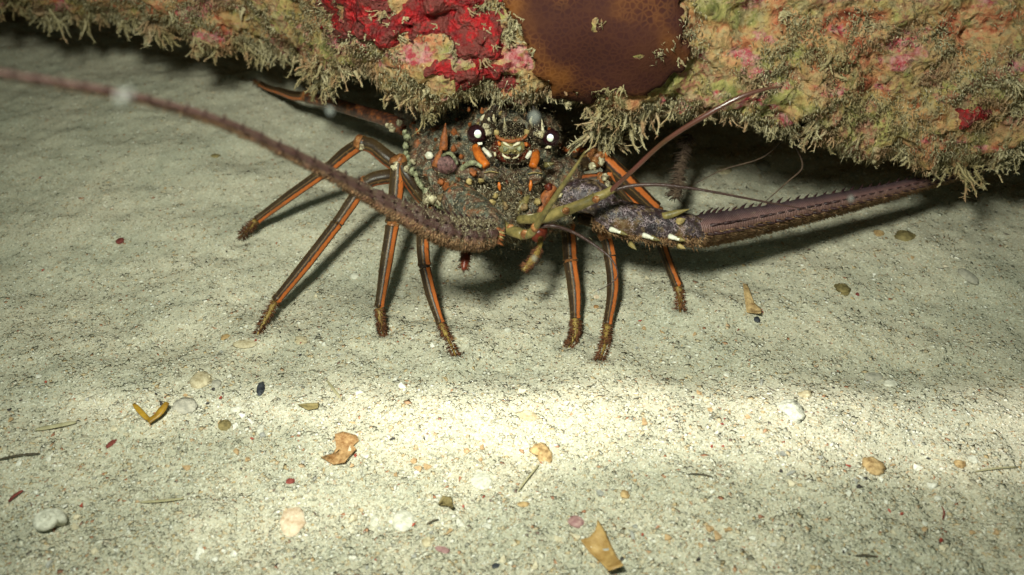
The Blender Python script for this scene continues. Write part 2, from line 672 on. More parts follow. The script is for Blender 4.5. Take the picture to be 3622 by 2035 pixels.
m = Mat("red_sponge", 0.5, 0.35)
n_ = m.noise(150, 4, 0.6)
c = m.ramp(n_, [(0.30, (0.10, 0.006, 0.008)), (0.45, (0.22, 0.008, 0.010)), (0.56, (0.42, 0.010, 0.014)), (0.64, (0.22, 0.04, 0.03))])
c = m.mix(m.ramp(m.noise(110, 4, 0.7), [(0.46, 0.0), (0.55, 0.9)]), c, (0.15, 0.035, 0.028))
m.color(c)
m.bump(m.math('ADD', m.noise(420, 5, 0.75), m.voro(520)), 0.0014)
M_RED = m.m
m = Mat("brown_coral_skin", 0.8, 0.15)
cell = m.voro(390, 'DISTANCE_TO_EDGE')
big = m.ramp(m.noise(38, 3), [(0.36, (0.022, 0.008, 0.006)), (0.50, (0.060, 0.016, 0.008)), (0.62, (0.16, 0.055, 0.012))])
c = m.mix(m.ramp(cell, [(0.03, 0.55), (0.22, 0.0)]), big, (0.20, 0.075, 0.022))
m.color(m.mix(m.ramp(m.noise(20, 2), [(0.42, 0.0), (0.55, 0.85)]), c, (0.040, 0.012, 0.010)))
m.bump(m.ramp(cell, [(0.0, 1.0), (0.25, 0.0)]), 0.0001)
M_BROWN = m.m

sel_red = patch("red_sponge", [(1180, -200), (1150, 60), (1240, 130), (1270, 175), (1400, 140), (1500, 165), (1560, 150), (1600, 190), (1700, 225), (1790, 190), (1800, 90), (1720, 20), (1700, -200)],
                0.0028, M_RED, "glossy bright red sponge crust on the rock's face above the lobster", 61, wob=65, hole=-0.35)
sel_red2 = patch("red_sponge", [(1500, 235), (1700, 225), (1900, 245), (1880, 285), (1700, 295), (1520, 280)],
                 0.0015, M_RED, "thin dull red sponge band just above the algae fringe", 71, 40, hole=-0.2)
sel_brown = patch("brown_coral", [(1850, -200), (1800, 40), (1860, 110), (1790, 160), (1900, 230), (1980, 255), (1920, 300), (2080, 330), (2230, 355), (2290, 340), (2330, 280), (2420, 230), (2460, 130), (2400, 60), (2430, -200)],
                  0.0020, M_BROWN, "smooth dark brown coral with a honeycomb of fine cells", 81, wob=75, smooth=45)
sel_r3 = patch("red_sponge", [(3380, 380), (3520, 395), (3480, 450), (3400, 445)], 0.0015, M_RED, "small red sponge spot low on the right end of the rock", 91, 18)

# algae: hanging tufts as parts of the rock
m = Mat("silty_algae", 0.9, 0.15)
c = m.ramp(m.island(), [(0.0, (0.36, 0.30, 0.16)), (0.5, (0.60, 0.52, 0.31)), (1.0, (0.80, 0.71, 0.48))])
c = m.mix(m.ramp(m.noise(28, 3), [(0.48, 0.0), (0.62, 0.6)]), c, (0.42, 0.32, 0.13))
c = m.mix(m.ramp(m.noise(60, 3), [(0.50, 0.0), (0.62, 0.6)]), c, (0.52, 0.22, 0.12))
m.color(m.mix(m.ramp(m.noise(900, 3), [(0.3, 0.6), (0.7, 0.0)]), c, (0.20, 0.16, 0.07)))
m.bump(m.noise(3600, 3), 0.0005)
M_ALGAE = m.m


def tuft_mesh(seed, nf, length, spread, thick=0.00072):
    r = np.random.default_rng(seed)
    V, F = [], []

    def strand(p, dr, L, rad, segs, wig, sides=4):
        path = [p]
        d_ = dr / np.linalg.norm(dr)
        for k in range(segs):
            d_ = d_ + r.normal(0, wig, 3)
            d_ /= np.linalg.norm(d_)
            path.append(path[-1] + d_ * L / segs)
        path = np.array(path)
        b0 = len(V)
        for i, q in enumerate(path):
            t = path[min(i + 1, segs)] - path[max(i - 1, 0)]
            t /= np.linalg.norm(t) + 1e-12
            a = np.cross(t, [0.3, 0.9, 0.2])
            a /= np.linalg.norm(a)
            b = np.cross(t, a)
            rr = rad * (1 - 0.65 * i / segs) * r.uniform(0.75, 1.4)
            for s in range(sides):
                th = 2 * math.pi * s / sides
                V.append(q + (a * math.cos(th) + b * math.sin(th)) * rr)
        for i in range(segs):
            for s in range(sides):
                s2 = (s + 1) % sides
                F.append((b0 + i * sides + s, b0 + i * sides + s2, b0 + (i + 1) * sides + s2, b0 + (i + 1) * sides + s))
        return path

    for f in range(nf):
        st = r.normal(0, spread * 0.25, 3)
        dr = np.array([r.normal(0, 0.42), r.normal(-0.15, 0.3), -1.0])
        L = length * r.uniform(0.4, 1.1)
        path = strand(st, dr, L, thick * r.uniform(0.7, 1.5), 6, 0.22)
        for k in range(30):
            i = r.integers(0, 6)
            q = path[i] + (path[i + 1] - path[i]) * r.random()
            bd = (path[i + 1] - path[i]) / (L / 6) * 0.7 + r.normal(0, 0.7, 3)
            strand(q, bd, length * r.uniform(0.05, 0.17), thick * r.uniform(0.28, 0.6), 2, 0.35, 3)
    return mesh_from("algae_tuft", V, F)


tufts = [tuft_mesh(100 + k, int(rng.integers(4, 12)), rng.uniform(0.0080, 0.0175), rng.uniform(0.003, 0.010)) for k in range(14)]
tufts += [tuft_mesh(140 + k, 3 + k, 0.008, 0.006, 0.0013) for k in range(4)]
for t in tufts:
    t.materials.append(M_ALGAE)

# lower fringe: the rock points that show lowest in each column of the picture
lipidx = []
gV = rv.reshape(nx_, ny_)
gP = rock_v.reshape(nx_, ny_, 3)
prof_front = pq[:, 0] < 0.03
for ix in range(nx_):
    if abs(rx[ix]) > 0.37:
        continue
    vv = np.where(prof_front, gV[ix], -1e9)
    lipidx.append((ix, int(np.argmax(vv))))
lipidx = np.array(lipidx)
n_t = 0
lipd = vnoise(np.column_stack([rx[lipidx[:, 0]], np.zeros(len(lipidx)), np.zeros(len(lipidx))]), 42, 5)
for k in range(240):
    while True:
        q_ = int(rng.integers(0, len(lipidx)))
        if rng.random() < 0.55 + 1.4 * max(0, lipd[q_]):
            break
    ix, iy = lipidx[q_]
    up = int(max(0, rng.normal(0, 2.2)))
    p_ = gP[ix, min(iy + up, ny_ - 1)] + np.array([0, -0.001, 0.001])
    u_, v_, d_ = project(p_)
    s = rng.uniform(0.35, 1.0) * (1 + 0.45 * max(0, lipd[q_]))
    if 1500 < u_ < 1960:
        s *= 0.60
    if rng.random() < 0.08 and not (1450 < u_ < 2050):
        s *= 1.4
    if u_ < 1400:
        s *= 1.0 + 0.15 * (1400 - u_) / 1400
    o = link("algae_tuft", tufts[int(rng.integers(0, len(tufts)))], None, rock, tuple(p_ - rock_base))
    o.rotation_euler = (rng.normal(0, 0.25), rng.normal(0, 0.22), rng.uniform(-3.1, 3.1))
    o.scale = (s * rng.uniform(0.85, 1.3), s, s)
    n_t += 1
# the long ragged clump that hangs lowest, left of the right-hand knee
for u_, v_, s in ((2165, 362, 1.6), (2140, 375, 1.7), (2195, 375, 1.6), (2130, 430, 1.2), (2175, 410, 1.3), (2150, 400, 1.5)):
    p_ = P(u_, v_, 0.497)
    o = link("algae_tuft", tufts[3 if s > 1.2 else 6], None, rock, tuple(p_ - rock_base))
    o.rotation_euler = (0.1, 0.25, u_)
    o.scale = (s * 1.3, s, s)
# tufts growing in at the rims of the sponge and the brown coral
rim = np.zeros((nx_, ny_), bool)
for s_ in (sel_red, sel_brown):
    g_ = s_.reshape(nx_, ny_)
    rim |= g_ ^ (np.roll(g_, 3, 0) & np.roll(g_, -3, 0) & np.roll(g_, 3, 1) & np.roll(g_, -3, 1) & g_)
rim = rim.ravel() & (rv > -40) & (rv < 380)
ri = np.where(rim)[0]
for k in range(120):
    i = int(rng.choice(ri))
    o = link("algae_tuft", tufts[int(rng.integers(0, len(tufts)))], None, rock, tuple(rock_v[i] + nrm[i] * 0.003 - rock_base))
    o.rotation_euler = (rng.normal(-0.4, 0.3), rng.normal(0, 0.4), rng.uniform(-0.6, 0.6))
    s = rng.uniform(0.22, 0.55)
    o.scale = (s * 1.3, s, s)
# tufts standing on the face
bare = sel_red | sel_brown
cand = np.where((np.tile(pq[:, 0], nx_) < 0.01) & (rv > -60) & (rv < 560) & (ru > -100) & (ru < 3720))[0]
for k in range(24):
    i = int(rng.choice(cand))
    if bare[i] and rng.random() < 0.45:
        continue
    o = link("algae_tuft", tufts[int(rng.integers(0, len(tufts)))], None, rock, tuple(rock_v[i] + nrm[i] * 0.001 - rock_base))
    o.rotation_euler = (rng.normal(-0.45, 0.3), rng.normal(0, 0.4), rng.uniform(-0.6, 0.6))
    s = rng.uniform(0.4, 0.85)
    o.scale = (s * 1.4, s, s)

# short turf over the rest of the rock
NT = 95000
fi = rng.choice(cand, NT)
tn = fbm(rock_v, 75, 3, 55)[fi]
bare_f = bare[fi]
keep = (tn + rng.normal(0, 0.2, NT) > 0.10) & (~bare_f | ((tn > 0.42) & (rng.random(NT) < 0.8)))
near_lip = rng.random(NT) < 0.0
fi = fi[keep]
tb = rock_v[fi] + rng.normal(0, 0.0011, (len(fi), 3))
td = nrm[fi] * 0.7 + np.array([0, 0, -0.7]) + rng.normal(0, 0.55, (len(fi), 3))
tl = rng.uniform(0.0008, 0.0032, len(fi))
V, F = cones(tb, td, tl, rng.uniform(0.00018, 0.00045, len(fi)))
o = add("algae_turf", V, F, M_ALGAE, rock, origin=rock_base, smooth=False)
o.location = (0, 0, 0)
o["kind"] = "stuff"
# fine threads along the lower edge
li = lipidx[rng.integers(0, len(lipidx), 12000)]
tb = gP[li[:, 0], np.clip(li[:, 1] + rng.integers(-3, 5, len(li)), 0, ny_ - 1)] + rng.normal(0, 0.0012, (len(li), 3))
td = np.array([0, -0.25, -1.0]) + rng.normal(0, 0.40, (len(li), 3))
V, F = cones(tb, td, rng.uniform(0.0015, 0.0055, len(li)), rng.uniform(0.00018, 0.00040, len(li)))
o = add("algae_threads", V, F, M_ALGAE, rock, origin=rock_base, smooth=False)
o.location = (0, 0, 0)
o["kind"] = "stuff"

# ------------------------------------------------------------------ the lobster
m = Mat("carapace_shell", 0.55, 0.4)
n1 = m.noise(70, 4, 0.6)
n2 = m.noise(420, 5, 0.7)
c = m.ramp(n1, [(0.32, (0.022, 0.020, 0.018)), (0.44, (0.130, 0.062, 0.034)), (0.50, (0.035, 0.040, 0.030)), (0.57, (0.085, 0.060, 0.032)), (0.65, (0.30, 0.085, 0.026))])
c = m.mix(m.ramp(m.noise(210, 4, 0.7), [(0.52, 0.0), (0.60, 0.8)]), c, (0.11, 0.135, 0.105))
c = m.mix(m.ramp(n2, [(0.54, 0.0), (0.66, 0.7)]), c, (0.25, 0.18, 0.10))
c = m.mix(m.ramp(m.noise(1100, 3, 0.7), [(0.56, 0.0), (0.66, 0.8)]), c, (0.50, 0.42, 0.28))
c = m.mix(m.ramp(m.noise(130, 3), [(0.62, 0.0), (0.70, 0.8)]), c, (0.34, 0.10, 0.03))
m.color(c)
m.bump(m.math('ADD', m.noise(900, 4, 0.7), m.voro(420)), 0.0009)
m.b.inputs['Roughness'].default_value = 0.42
M_SHELL = m.m

m = Mat("purple_vein_shell", 0.38, 0.5)
dv_ = m.n.new("ShaderNodeVectorMath")
dv_.operation = 'MULTIPLY_ADD'
nz_ = m.n.new("ShaderNodeTexNoise")
nz_.inputs["Scale"].default_value = 700
m.lk(m.co(), nz_.inputs["Vector"])
m.lk(nz_.outputs["Color"], dv_.inputs[0])
dv_.inputs[1].default_value = (0.0016, 0.0016, 0.0016)
m.lk(m.co(), dv_.inputs[2])
w = m.ramp(m.voro(760, 'DISTANCE_TO_EDGE', vec=dv_.outputs[0]), [(0.0, 1.0), (0.06, 0.7), (0.14, 0.0)])
w2 = m.math('MULTIPLY', w, m.ramp(m.noise(330, 3), [(0.46, 0.0), (0.60, 1.0)]))
c = m.ramp(m.noise(90, 4), [(0.34, (0.014, 0.010, 0.013)), (0.48, (0.036, 0.019, 0.022)), (0.55, (0.026, 0.017, 0.010)), (0.64, (0.11, 0.055, 0.022))])
c = m.mix(m.math('MULTIPLY', w2, 0.75), c, (0.42, 0.32, 0.34))
c = m.mix(m.ramp(m.noise(260, 4, 0.7), [(0.54, 0.0), (0.64, 0.7)]), c, (0.18, 0.12, 0.06))
m.color(c)
m.bump(m.noise(800, 4), 0.0006)
M_PURPLE = m.m


def leg_mat(name, dark, orange=(0.48, 0.125, 0.026), gold=(0.30, 0.15, 0.035), o0=0.355, o1=0.46):
    m = Mat(name, 0.42, 0.4)
    u, v, _ = m.sep(m.uv())
    un = m.math('ADD', u, m.math('MULTIPLY', m.math('SUBTRACT', m.noise(500, 3), 0.5), 0.05))
    st = [(0.0, dark), (0.22, dark), (0.27, gold), (0.30, (0.02, 0.012, 0.008)), (o0 - 0.012, (0.025, 0.012, 0.006)), (o0 + 0.012, orange), (o1 - 0.012, orange),
          (o1 + 0.012, (0.030, 0.016, 0.010)), (o1 + 0.045, (0.035, 0.020, 0.010)), (o1 + 0.070, (0.15, 0.080, 0.025)), (o1 + 0.09, (0.024, 0.014, 0.008)), (0.66, (0.045, 0.025, 0.010)), (0.71, (0.22, 0.11, 0.025)), (0.76, dark), (1.0, dark)]
    c = m.ramp(un, st)
    c = m.mix(m.ramp(m.voro(1300), [(0.10, 0.75), (0.22, 0.0)]), c, (0.04, 0.016, 0.01))
    c = m.mix(m.ramp(m.noise(700, 3), [(0.60, 0.0), (0.72, 0.5)]), c, (0.24, 0.18, 0.09))
    c = m.mix(m.ramp(m.noise(90, 3), [(0.48, 0.0), (0.68, 0.35)]), c, (0.085, 0.055, 0.022))
    m.color(c)
    m.bump(m.noise(1200, 3), 0.00015)
    return m.m


M_LEG = leg_mat("striped_leg_shell", (0.05, 0.025, 0.014))
M_LEGTOP = leg_mat("leg_upper_shell", (0.07, 0.03, 0.022), (0.30, 0.075, 0.02), (0.40, 0.14, 0.03), 0.30, 0.36)
m = Mat("mottled_leg", 0.35, 0.5)
c = m.ramp(m.noise(330, 5, 0.7), [(0.42, (0.040, 0.018, 0.016)), (0.54, (0.13, 0.050, 0.030)), (0.64, (0.36, 0.11, 0.03))])
m.color(c)
m.bump(m.noise(900, 3), 0.0002)
M_MOTTLE = m.m
M_CLAW = mat_mottled("horny_claw", (0.09, 0.04, 0.012), (0.34, 0.24, 0.06), 260, 0.5, 0.0003)
M_HAIR = mat_mottled("stiff_brown_hair", (0.06, 0.018, 0.008), (0.20, 0.08, 0.03), 400, 0.7)
M_JOINT = mat_mottled("joint_ring", (0.09, 0.03, 0.012), (0.36, 0.15, 0.05), 420, 0.35, 0.0003, (0.70, 0.58, 0.34))
M_CREAM = mat_mottled("cream_shell", (0.36, 0.29, 0.15), (0.66, 0.60, 0.42), 350, 0.35, 0.0002)
M_WHITE = mat_mottled("white_shell", (0.48, 0.45, 0.34), (0.78, 0.76, 0.64), 300, 0.3, 0.0002)
M_GREENCREAM = mat_mottled("green_cream_shell", (0.06, 0.055, 0.03), (0.34, 0.35, 0.20), 520, 0.4, 0.0005)
M_BRIGHTORANGE = mat_mottled("orange_shell", (0.30, 0.065, 0.010), (0.56, 0.15, 0.020), 300, 0.33, 0.0002)
M_DULLORANGE = mat_mottled("dull_orange_shell", (0.10, 0.035, 0.014), (0.36, 0.11, 0.03), 420, 0.5, 0.0006)
M_DARK = mat_mottled("black_brown_shell", (0.010, 0.007, 0.006), (0.050, 0.030, 0.016), 420, 0.45, 0.0006, (0.20, 0.12, 0.05))
M_REDDARK = mat_mottled("dark_red_shell", (0.06, 0.010, 0.006), (0.20, 0.035, 0.015), 180, 0.35, 0.0003)
M_OLIVE = mat_mottled("olive_shell", (0.10, 0.085, 0.03), (0.25, 0.19, 0.065), 220, 0.4, 0.0003)
M_KNOB = mat_mottled("horn_knob", (0.16, 0.12, 0.04), (0.46, 0.34, 0.14), 420, 0.45, 0.0005)
M_BLACKSPINE = mat_mottled("black_spine", (0.018, 0.008, 0.010), (0.05, 0.02, 0.02), 300, 0.4)

LOB = foot(1811, 900)
lob = empty("spiny_lobster", tuple(LOB))
tag(lob, "brown and orange spiny lobster crouching on the sand beneath the rock, facing the camera", "lobster")


# body: one skin grown round its swellings
def body_prims():
    yawv = math.atan2(-0.050, 0.15)
    Rz = np.array(Euler((0, 0, -yawv), 'XYZ').to_matrix())
    out = []
    out.append(((-0.024, 0.515, 0.054), (0.043, 0.082, 0.041), Rz))
    out.append(((-0.060, 0.66, 0.045), (0.034, 0.110, 0.030), Rz))
    out.append(((-0.001, 0.448, 0.061), (0.026, 0.030, 0.030), Rz))
    out.append(((-0.010, 0.438, 0.036), (0.043, 0.024, 0.021), np.eye(3)))
    out.append(((-0.033, 0.444, 0.054), (0.020, 0.020, 0.022), np.eye(3)))
    out.append(((0.020, 0.438, 0.048), (0.017, 0.017, 0.018), np.eye(3)))
    out.append(((0.000, 0.4235, 0.052), (0.0125, 0.008, 0.018), np.eye(3)))
    out.append(((-0.020, 0.428, 0.045), (0.013, 0.010, 0.012), np.eye(3)))
    out.append((tuple(P(1560, 590, 0.500)), (0.011, 0.010, 0.010), np.eye(3)))
    out.append((tuple(P(1735, 790, 0.468)), (0.012, 0.009, 0.009), np.eye(3)))
    out.append((tuple(P(1900, 770, 0.478)), (0.016, 0.009, 0.009), np.eye(3)))
    return out


Vb, Fb = [], []
for k, (c_, r_, R_) in enumerate(body_prims()):
    v_, f_ = sphere_vf(c_, r_, 28, 18, 0.03, k, R_)
    off = len(Vb)
    Vb += list(v_)
    Fb += [tuple(i + off for i in f) for f in f_]
tmp = link("body_tmp", mesh_from("body_tmp", Vb, Fb))
md = tmp.modifiers.new("r", 'REMESH')
md.mode = 'VOXEL'
md.voxel_size = 0.0011
md2 = tmp.modifiers.new("s", 'SMOOTH')
md2.iterations = 6
dg = bpy.context.evaluated_depsgraph_get()
ev = tmp.evaluated_get(dg)
bm_ = ev.to_mesh()
nv = len(bm_.vertices)
bv = np.zeros(nv * 3)
bm_.vertices.foreach_get("co", bv)
bv = bv.reshape(-1, 3)
bn = np.zeros(nv * 3)
bm_.vertices.foreach_get("normal", bn)
bn = bn.reshape(-1, 3)
bf = [tuple(p.vertices) for p in bm_.polygons]
ev.to_mesh_clear()
bpy.data.objects.remove(tmp)
dsp = 0.0014 * fbm(bv, 85, 3, 11) + 0.0009 * fbm(bv, 300, 3, 12)
wart = np.clip(vnoise(bv, 210, 14) - 0.35, 0, 1)
bv = bv + bn * (dsp + 0.0035 * wart)[:, None]
body = add("carapace", bv, bf, M_SHELL, lob)

# hair and silt over the carapace
vis = (bn @ (-FWD)) > -0.1
bi = np.where(vis & (bv[:, 1] < 0.56))[0]
pu_, pv_, _ = project(bv[bi])
hw = np.where(pv_ > 640, 1.0, 0.22)
hi_ = rng.choice(bi, 16000, p=hw / hw.sum())
V, F = cones(bv[hi_] + rng.normal(0, 0.0005, (16000, 3)), bn[hi_] + rng.normal(0, 0.6, (16000, 3)) + np.array([0, -0.2, -0.3]), rng.uniform(0.0006, 0.0024, 16000), rng.uniform(0.00010, 0.00024, 16000))
m = Mat("silty_hair", 0.8, 0.2)
m.color(m.ramp(m.island(), [(0.0, (0.05, 0.035, 0.02)), (0.5, (0.15, 0.11, 0.06)), (0.85, (0.30, 0.25, 0.15)), (1.0, (0.6, 0.53, 0.38))]))
M_FUZZ = m.m
o = add("carapace_hair", V, F, M_FUZZ, lob, smooth=False)
o["kind"] = "stuff"


def spine(name, a, b, r, mat, parent, bend=0.0, sides=9, n=7, tip=0.08):
    a, b = np.asarray(a, float), np.asarray(b, float)
    mid = (a + b) / 2 + np.array([0, 0, 1.0]) * bend
    return add_tube(name, [a, mid, b], [r, r * 0.72, r * tip], mat, parent, n=n, sides=sides)


# forward-pointing thorns scattered over the shell
ts = np.where((bn @ (-FWD) > 0.25) & (bv[:, 1] < 0.53) & (bv[:, 2] > 0.03))[0]
su_, sv_, _ = project(bv)
ts = ts[~((np.abs(su_[ts] - 1815) < 150) & (sv_[ts] < 640))]
for k in range(70):
    i = int(ts[rng.integers(0, len(ts))])
    L = rng.uniform(0.0016, 0.0045)
    dr = bn[i] * 0.6 + np.array([0.1, -0.7, 0.25]) + rng.normal(0, 0.12, 3)
    dr /= np.linalg.norm(dr)
    spine("spine", bv[i] - bn[i] * 0.0006, bv[i] + dr * L, L * 0.30, (M_DULLORANGE, M_KNOB, M_DULLORANGE, M_REDDARK)[k % 4], lob, sides=7, n=5)


# eyes on their stalks
M_EYE = Mat("dark_glossy_eye", 0.08, 0.7).color((0.020, 0.006, 0.008)).m
m = Mat("painted_eye_shine", 0.15, 0.6)
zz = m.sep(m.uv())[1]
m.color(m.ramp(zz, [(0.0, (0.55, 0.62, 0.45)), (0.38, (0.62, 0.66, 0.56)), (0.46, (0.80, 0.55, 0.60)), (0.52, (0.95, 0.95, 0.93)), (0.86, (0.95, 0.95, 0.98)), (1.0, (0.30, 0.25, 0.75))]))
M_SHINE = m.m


def eye(u, v, r, d, su, sv):
    c = P(u, v, d)
    V, F = sphere_vf(c, (r, r, r * 1.06), 32, 20)
    e = add("eye", V, F, M_EYE, lob, origin=c)
    # cap with the strobe's eyeshine painted into its pale colours
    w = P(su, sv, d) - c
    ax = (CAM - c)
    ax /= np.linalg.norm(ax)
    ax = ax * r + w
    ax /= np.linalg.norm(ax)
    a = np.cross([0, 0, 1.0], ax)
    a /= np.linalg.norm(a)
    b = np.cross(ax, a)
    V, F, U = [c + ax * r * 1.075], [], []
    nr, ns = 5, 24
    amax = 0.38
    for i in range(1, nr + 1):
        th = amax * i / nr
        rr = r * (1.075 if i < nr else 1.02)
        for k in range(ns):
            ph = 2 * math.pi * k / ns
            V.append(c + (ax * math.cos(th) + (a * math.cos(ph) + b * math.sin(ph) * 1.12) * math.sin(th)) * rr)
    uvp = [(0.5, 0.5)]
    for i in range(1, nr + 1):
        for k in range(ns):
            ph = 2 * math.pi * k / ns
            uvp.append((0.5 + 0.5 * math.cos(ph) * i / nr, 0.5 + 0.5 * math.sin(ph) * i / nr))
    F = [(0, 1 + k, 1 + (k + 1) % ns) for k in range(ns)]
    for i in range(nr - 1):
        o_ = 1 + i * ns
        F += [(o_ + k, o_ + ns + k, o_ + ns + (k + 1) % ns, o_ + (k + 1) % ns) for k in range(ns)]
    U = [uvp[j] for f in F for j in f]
    add("eyeshine_cap", V, F, M_SHINE, e, uvs=U)
    return e


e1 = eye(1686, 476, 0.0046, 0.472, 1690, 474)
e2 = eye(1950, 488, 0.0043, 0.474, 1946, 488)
for e, s in ((e1, 1), (e2, -1)):
    if s == 1:
        path, mk = [P(1700, 478, .476), P(1733, 482, .480), P(1765, 492, .486)], [P(1714, 470, .4715), P(1728, 469, .473), P(1741, 475, .4755)]
    else:
        path, mk = [P(1937, 490, .478), P(1905, 488, .480), P(1860, 492, .486)], [P(1921, 480, .4735), P(1905, 475, .4735), P(1888, 474, .475)]
    add_tube("eyestalk", path, [0.0034, 0.0030, 0.0036], M_DARK, lob, n=12, sides=14)
    add_tube("eyestalk_patch", mk, [0.0017, 0.0017, 0.0006], M_CREAM, lob, n=10, sides=12)
relief("eye_rim", [(1688, 505), (1706, 503), (1707, 512), (1692, 514)], 0.466, 0.001, M_WHITE, e1)
relief("eye_rim", [(1926, 524), (1938, 515), (1951, 518), (1950, 524), (1934, 527)], 0.468, 0.001, M_CREAM, e2)

# the two big horns over the eyes, banded white
for pts, mk in (([P(1735, 478, .482), P(1728, 430, .478), P(1752, 372, .470)], [[P(1746, 405, .4665), P(1748, 425, .4685), P(1757, 438, .4715)], [P(1729, 417, .4725), P(1730, 430, .474)]]),
                ([P(1893, 482, .484), P(1898, 430, .480), P(1886, 374, .472)], [[P(1881, 412, .4685), P(1877, 432, .4705), P(1886, 450, .4735)]])):
    h = add_tube("rostral_horn", pts, [0.0046, 0.0042, 0.0029, 0.0005], M_DARK, lob, n=20, sides=16)
    for q in mk:
        add_tube("white_band", q, [0.0003, 0.0009, 0.0003] if len(q) == 3 else [0.0004, 0.0008, 0.0004], M_CREAM, h, n=8, sides=8)
# lesser spines of the head: (base u,v), (tip u,v), depth, radius, material
for a, b, d, r, mt in (((1788, 466), (1783, 417), .468, .0010, M_CREAM), ((1921, 474), (1916, 420), .470, .0010, M_CREAM), ((1703, 424), (1714, 404), .474, .0011, M_CREAM),
                       ((1713, 452), (1712, 436), .4705, .0011, M_CREAM), ((1725, 450), (1717, 437), .470, .0012, M_CREAM), ((1690, 441), (1694, 432), .473, .0009, M_KNOB),
                       ((1769, 404), (1774, 393), .466, .0009, M_KNOB), ((1662, 444), (1658, 434), .478, .0010, M_DULLORANGE), ((1706, 398), (1704, 380), .474, .0012, M_DULLORANGE),
                       ((1658, 392), (1660, 378), .478, .0009, M_DULLORANGE), ((1858, 408), (1860, 394), .476, .0010, M_DULLORANGE), ((1943, 460), (1942, 448), .470, .0010, M_DULLORANGE),
                       ((1607, 470), (1606, 452), .482, .0017, M_DULLORANGE), ((1605, 530), (1604, 512), .480, .0017, M_DULLORANGE), ((1632, 558), (1630, 545), .477, .0014, M_DULLORANGE),
                       ((1928, 585), (1962, 577), .478, .0016, M_OLIVE), ((1568, 530), (1576, 436), .484, .0024, M_DULLORANGE), ((1540, 590), (1566, 515), .485, .0022, M_DULLORANGE),
                       ((1480, 470), (1470, 452), .505, .0013, M_DULLORANGE), ((1500, 400), (1498, 384), .508, .0012, M_DULLORANGE)):
    spine("spine", P(a[0], a[1], d + 0.003), P(b[0], b[1], d), r, mt, lob)

# brow with a bristled orange rim and a dark plate for the shade in its hollow
brow = [(1750, 470), (1762, 487), (1785, 497), (1809, 500), (1835, 495), (1856, 484), (1868, 468)]
add_tube("brow_rim", [P(u, v, .4665 - 0.0015 * (1 - abs(u - 1809) / 60)) for u, v in brow], [0.0006, 0.0009, 0.0008, 0.0009, 0.0008, 0.0009, 0.0006], M_DULLORANGE, lob, n=26, sides=10)
M_PIT_SHADE = mat_mottled("painted_pit_shade", (0.006, 0.005, 0.004), (0.028, 0.020, 0.012), 500, 0.95, 0.0008, spec=0.05)  # near-black colour stands in for the shade inside the brow hollow
relief("brow_hollow_shade_plate", [(1752, 464), (1760, 480), (1785, 492), (1809, 495), (1835, 490), (1858, 478), (1866, 464), (1855, 440), (1830, 430), (1795, 428), (1764, 440)], 0.4730, 0.004, M_PIT_SHADE, lob, inset=0.12)
for u, v in ((1757, 470), (1863, 468)):
    V, F = sphere_vf(P(u, v, .466), (.0013, .0012, .0015), 12, 8, 0.3, u)
    add("knob", V, F, M_KNOB, lob)
for k in range(13):
    t = k / 12
    u = 1768 + t * 90
    v = np.interp(u, [b[0] for b in brow], [b[1] for b in brow]) - 2
    spine("bristle", P(u, v, .466), P(u + random.uniform(-4, 6), v - random.uniform(8, 17), .463), 0.0003, M_KNOB, lob, sides=5, n=3)

# face plate
faceV, faceF = sphere_vf(P(1809, 528, .476), (0.0098, 0.0085, 0.0066), 30, 18, 0.02, 4)
face = add("face_plate", faceV, faceF, M_REDDARK, lob)
relief("face_patch", [(1762, 505), (1785, 498), (1809, 506), (1835, 498), (1858, 505), (1856, 530), (1840, 545), (1809, 548), (1778, 545), (1763, 530)], .4662, .004, M_OLIVE, face, inset=0.2)
for pts, mt, dd in (([(1777, 501), (1790, 504), (1800, 513), (1805, 520), (1793, 517), (1780, 509)], M_CREAM, 0), ([(1841, 501), (1829, 503), (1817, 511), (1812, 520), (1826, 516), (1840, 510)], M_CREAM, 0),
                    ([(1779, 516), (1790, 519), (1799, 527), (1793, 531), (1789, 537), (1780, 536)], M_GREENCREAM, 0), ([(1843, 515), (1845, 528), (1838, 538), (1831, 532), (1824, 527), (1834, 519)], M_GREENCREAM, 0),
                    ([(1775, 541), (1790, 553), (1806, 557), (1804, 564), (1786, 561), (1776, 552)], M_CREAM, .0006), ([(1836, 543), (1830, 553), (1815, 557), (1812, 564), (1828, 561), (1837, 552)], M_CREAM, .0006),
                    ([(1760, 500), (1770, 502), (1773, 511), (1768, 519), (1761, 514)], M_BRIGHTORANGE, 0), ([(1855, 503), (1865, 504), (1869, 513), (1863, 520), (1855, 515)], M_BRIGHTORANGE, 0),
                    ([(1800, 531), (1808, 535), (1804, 540), (1798, 538)], M_KNOB, -.0008), ([(1819, 531), (1826, 534), (1823, 540), (1816, 538)], M_KNOB, -.0008), ([(1795, 544), (1824, 544), (1820, 548), (1800, 548)], M_DARK, -.0004),
                    ([(1745, 540), (1754, 537), (1756, 552), (1749, 556)], M_CREAM, .002)):
    relief("face_mark", pts, 0.4645 + dd, 0.0016, mt, face)

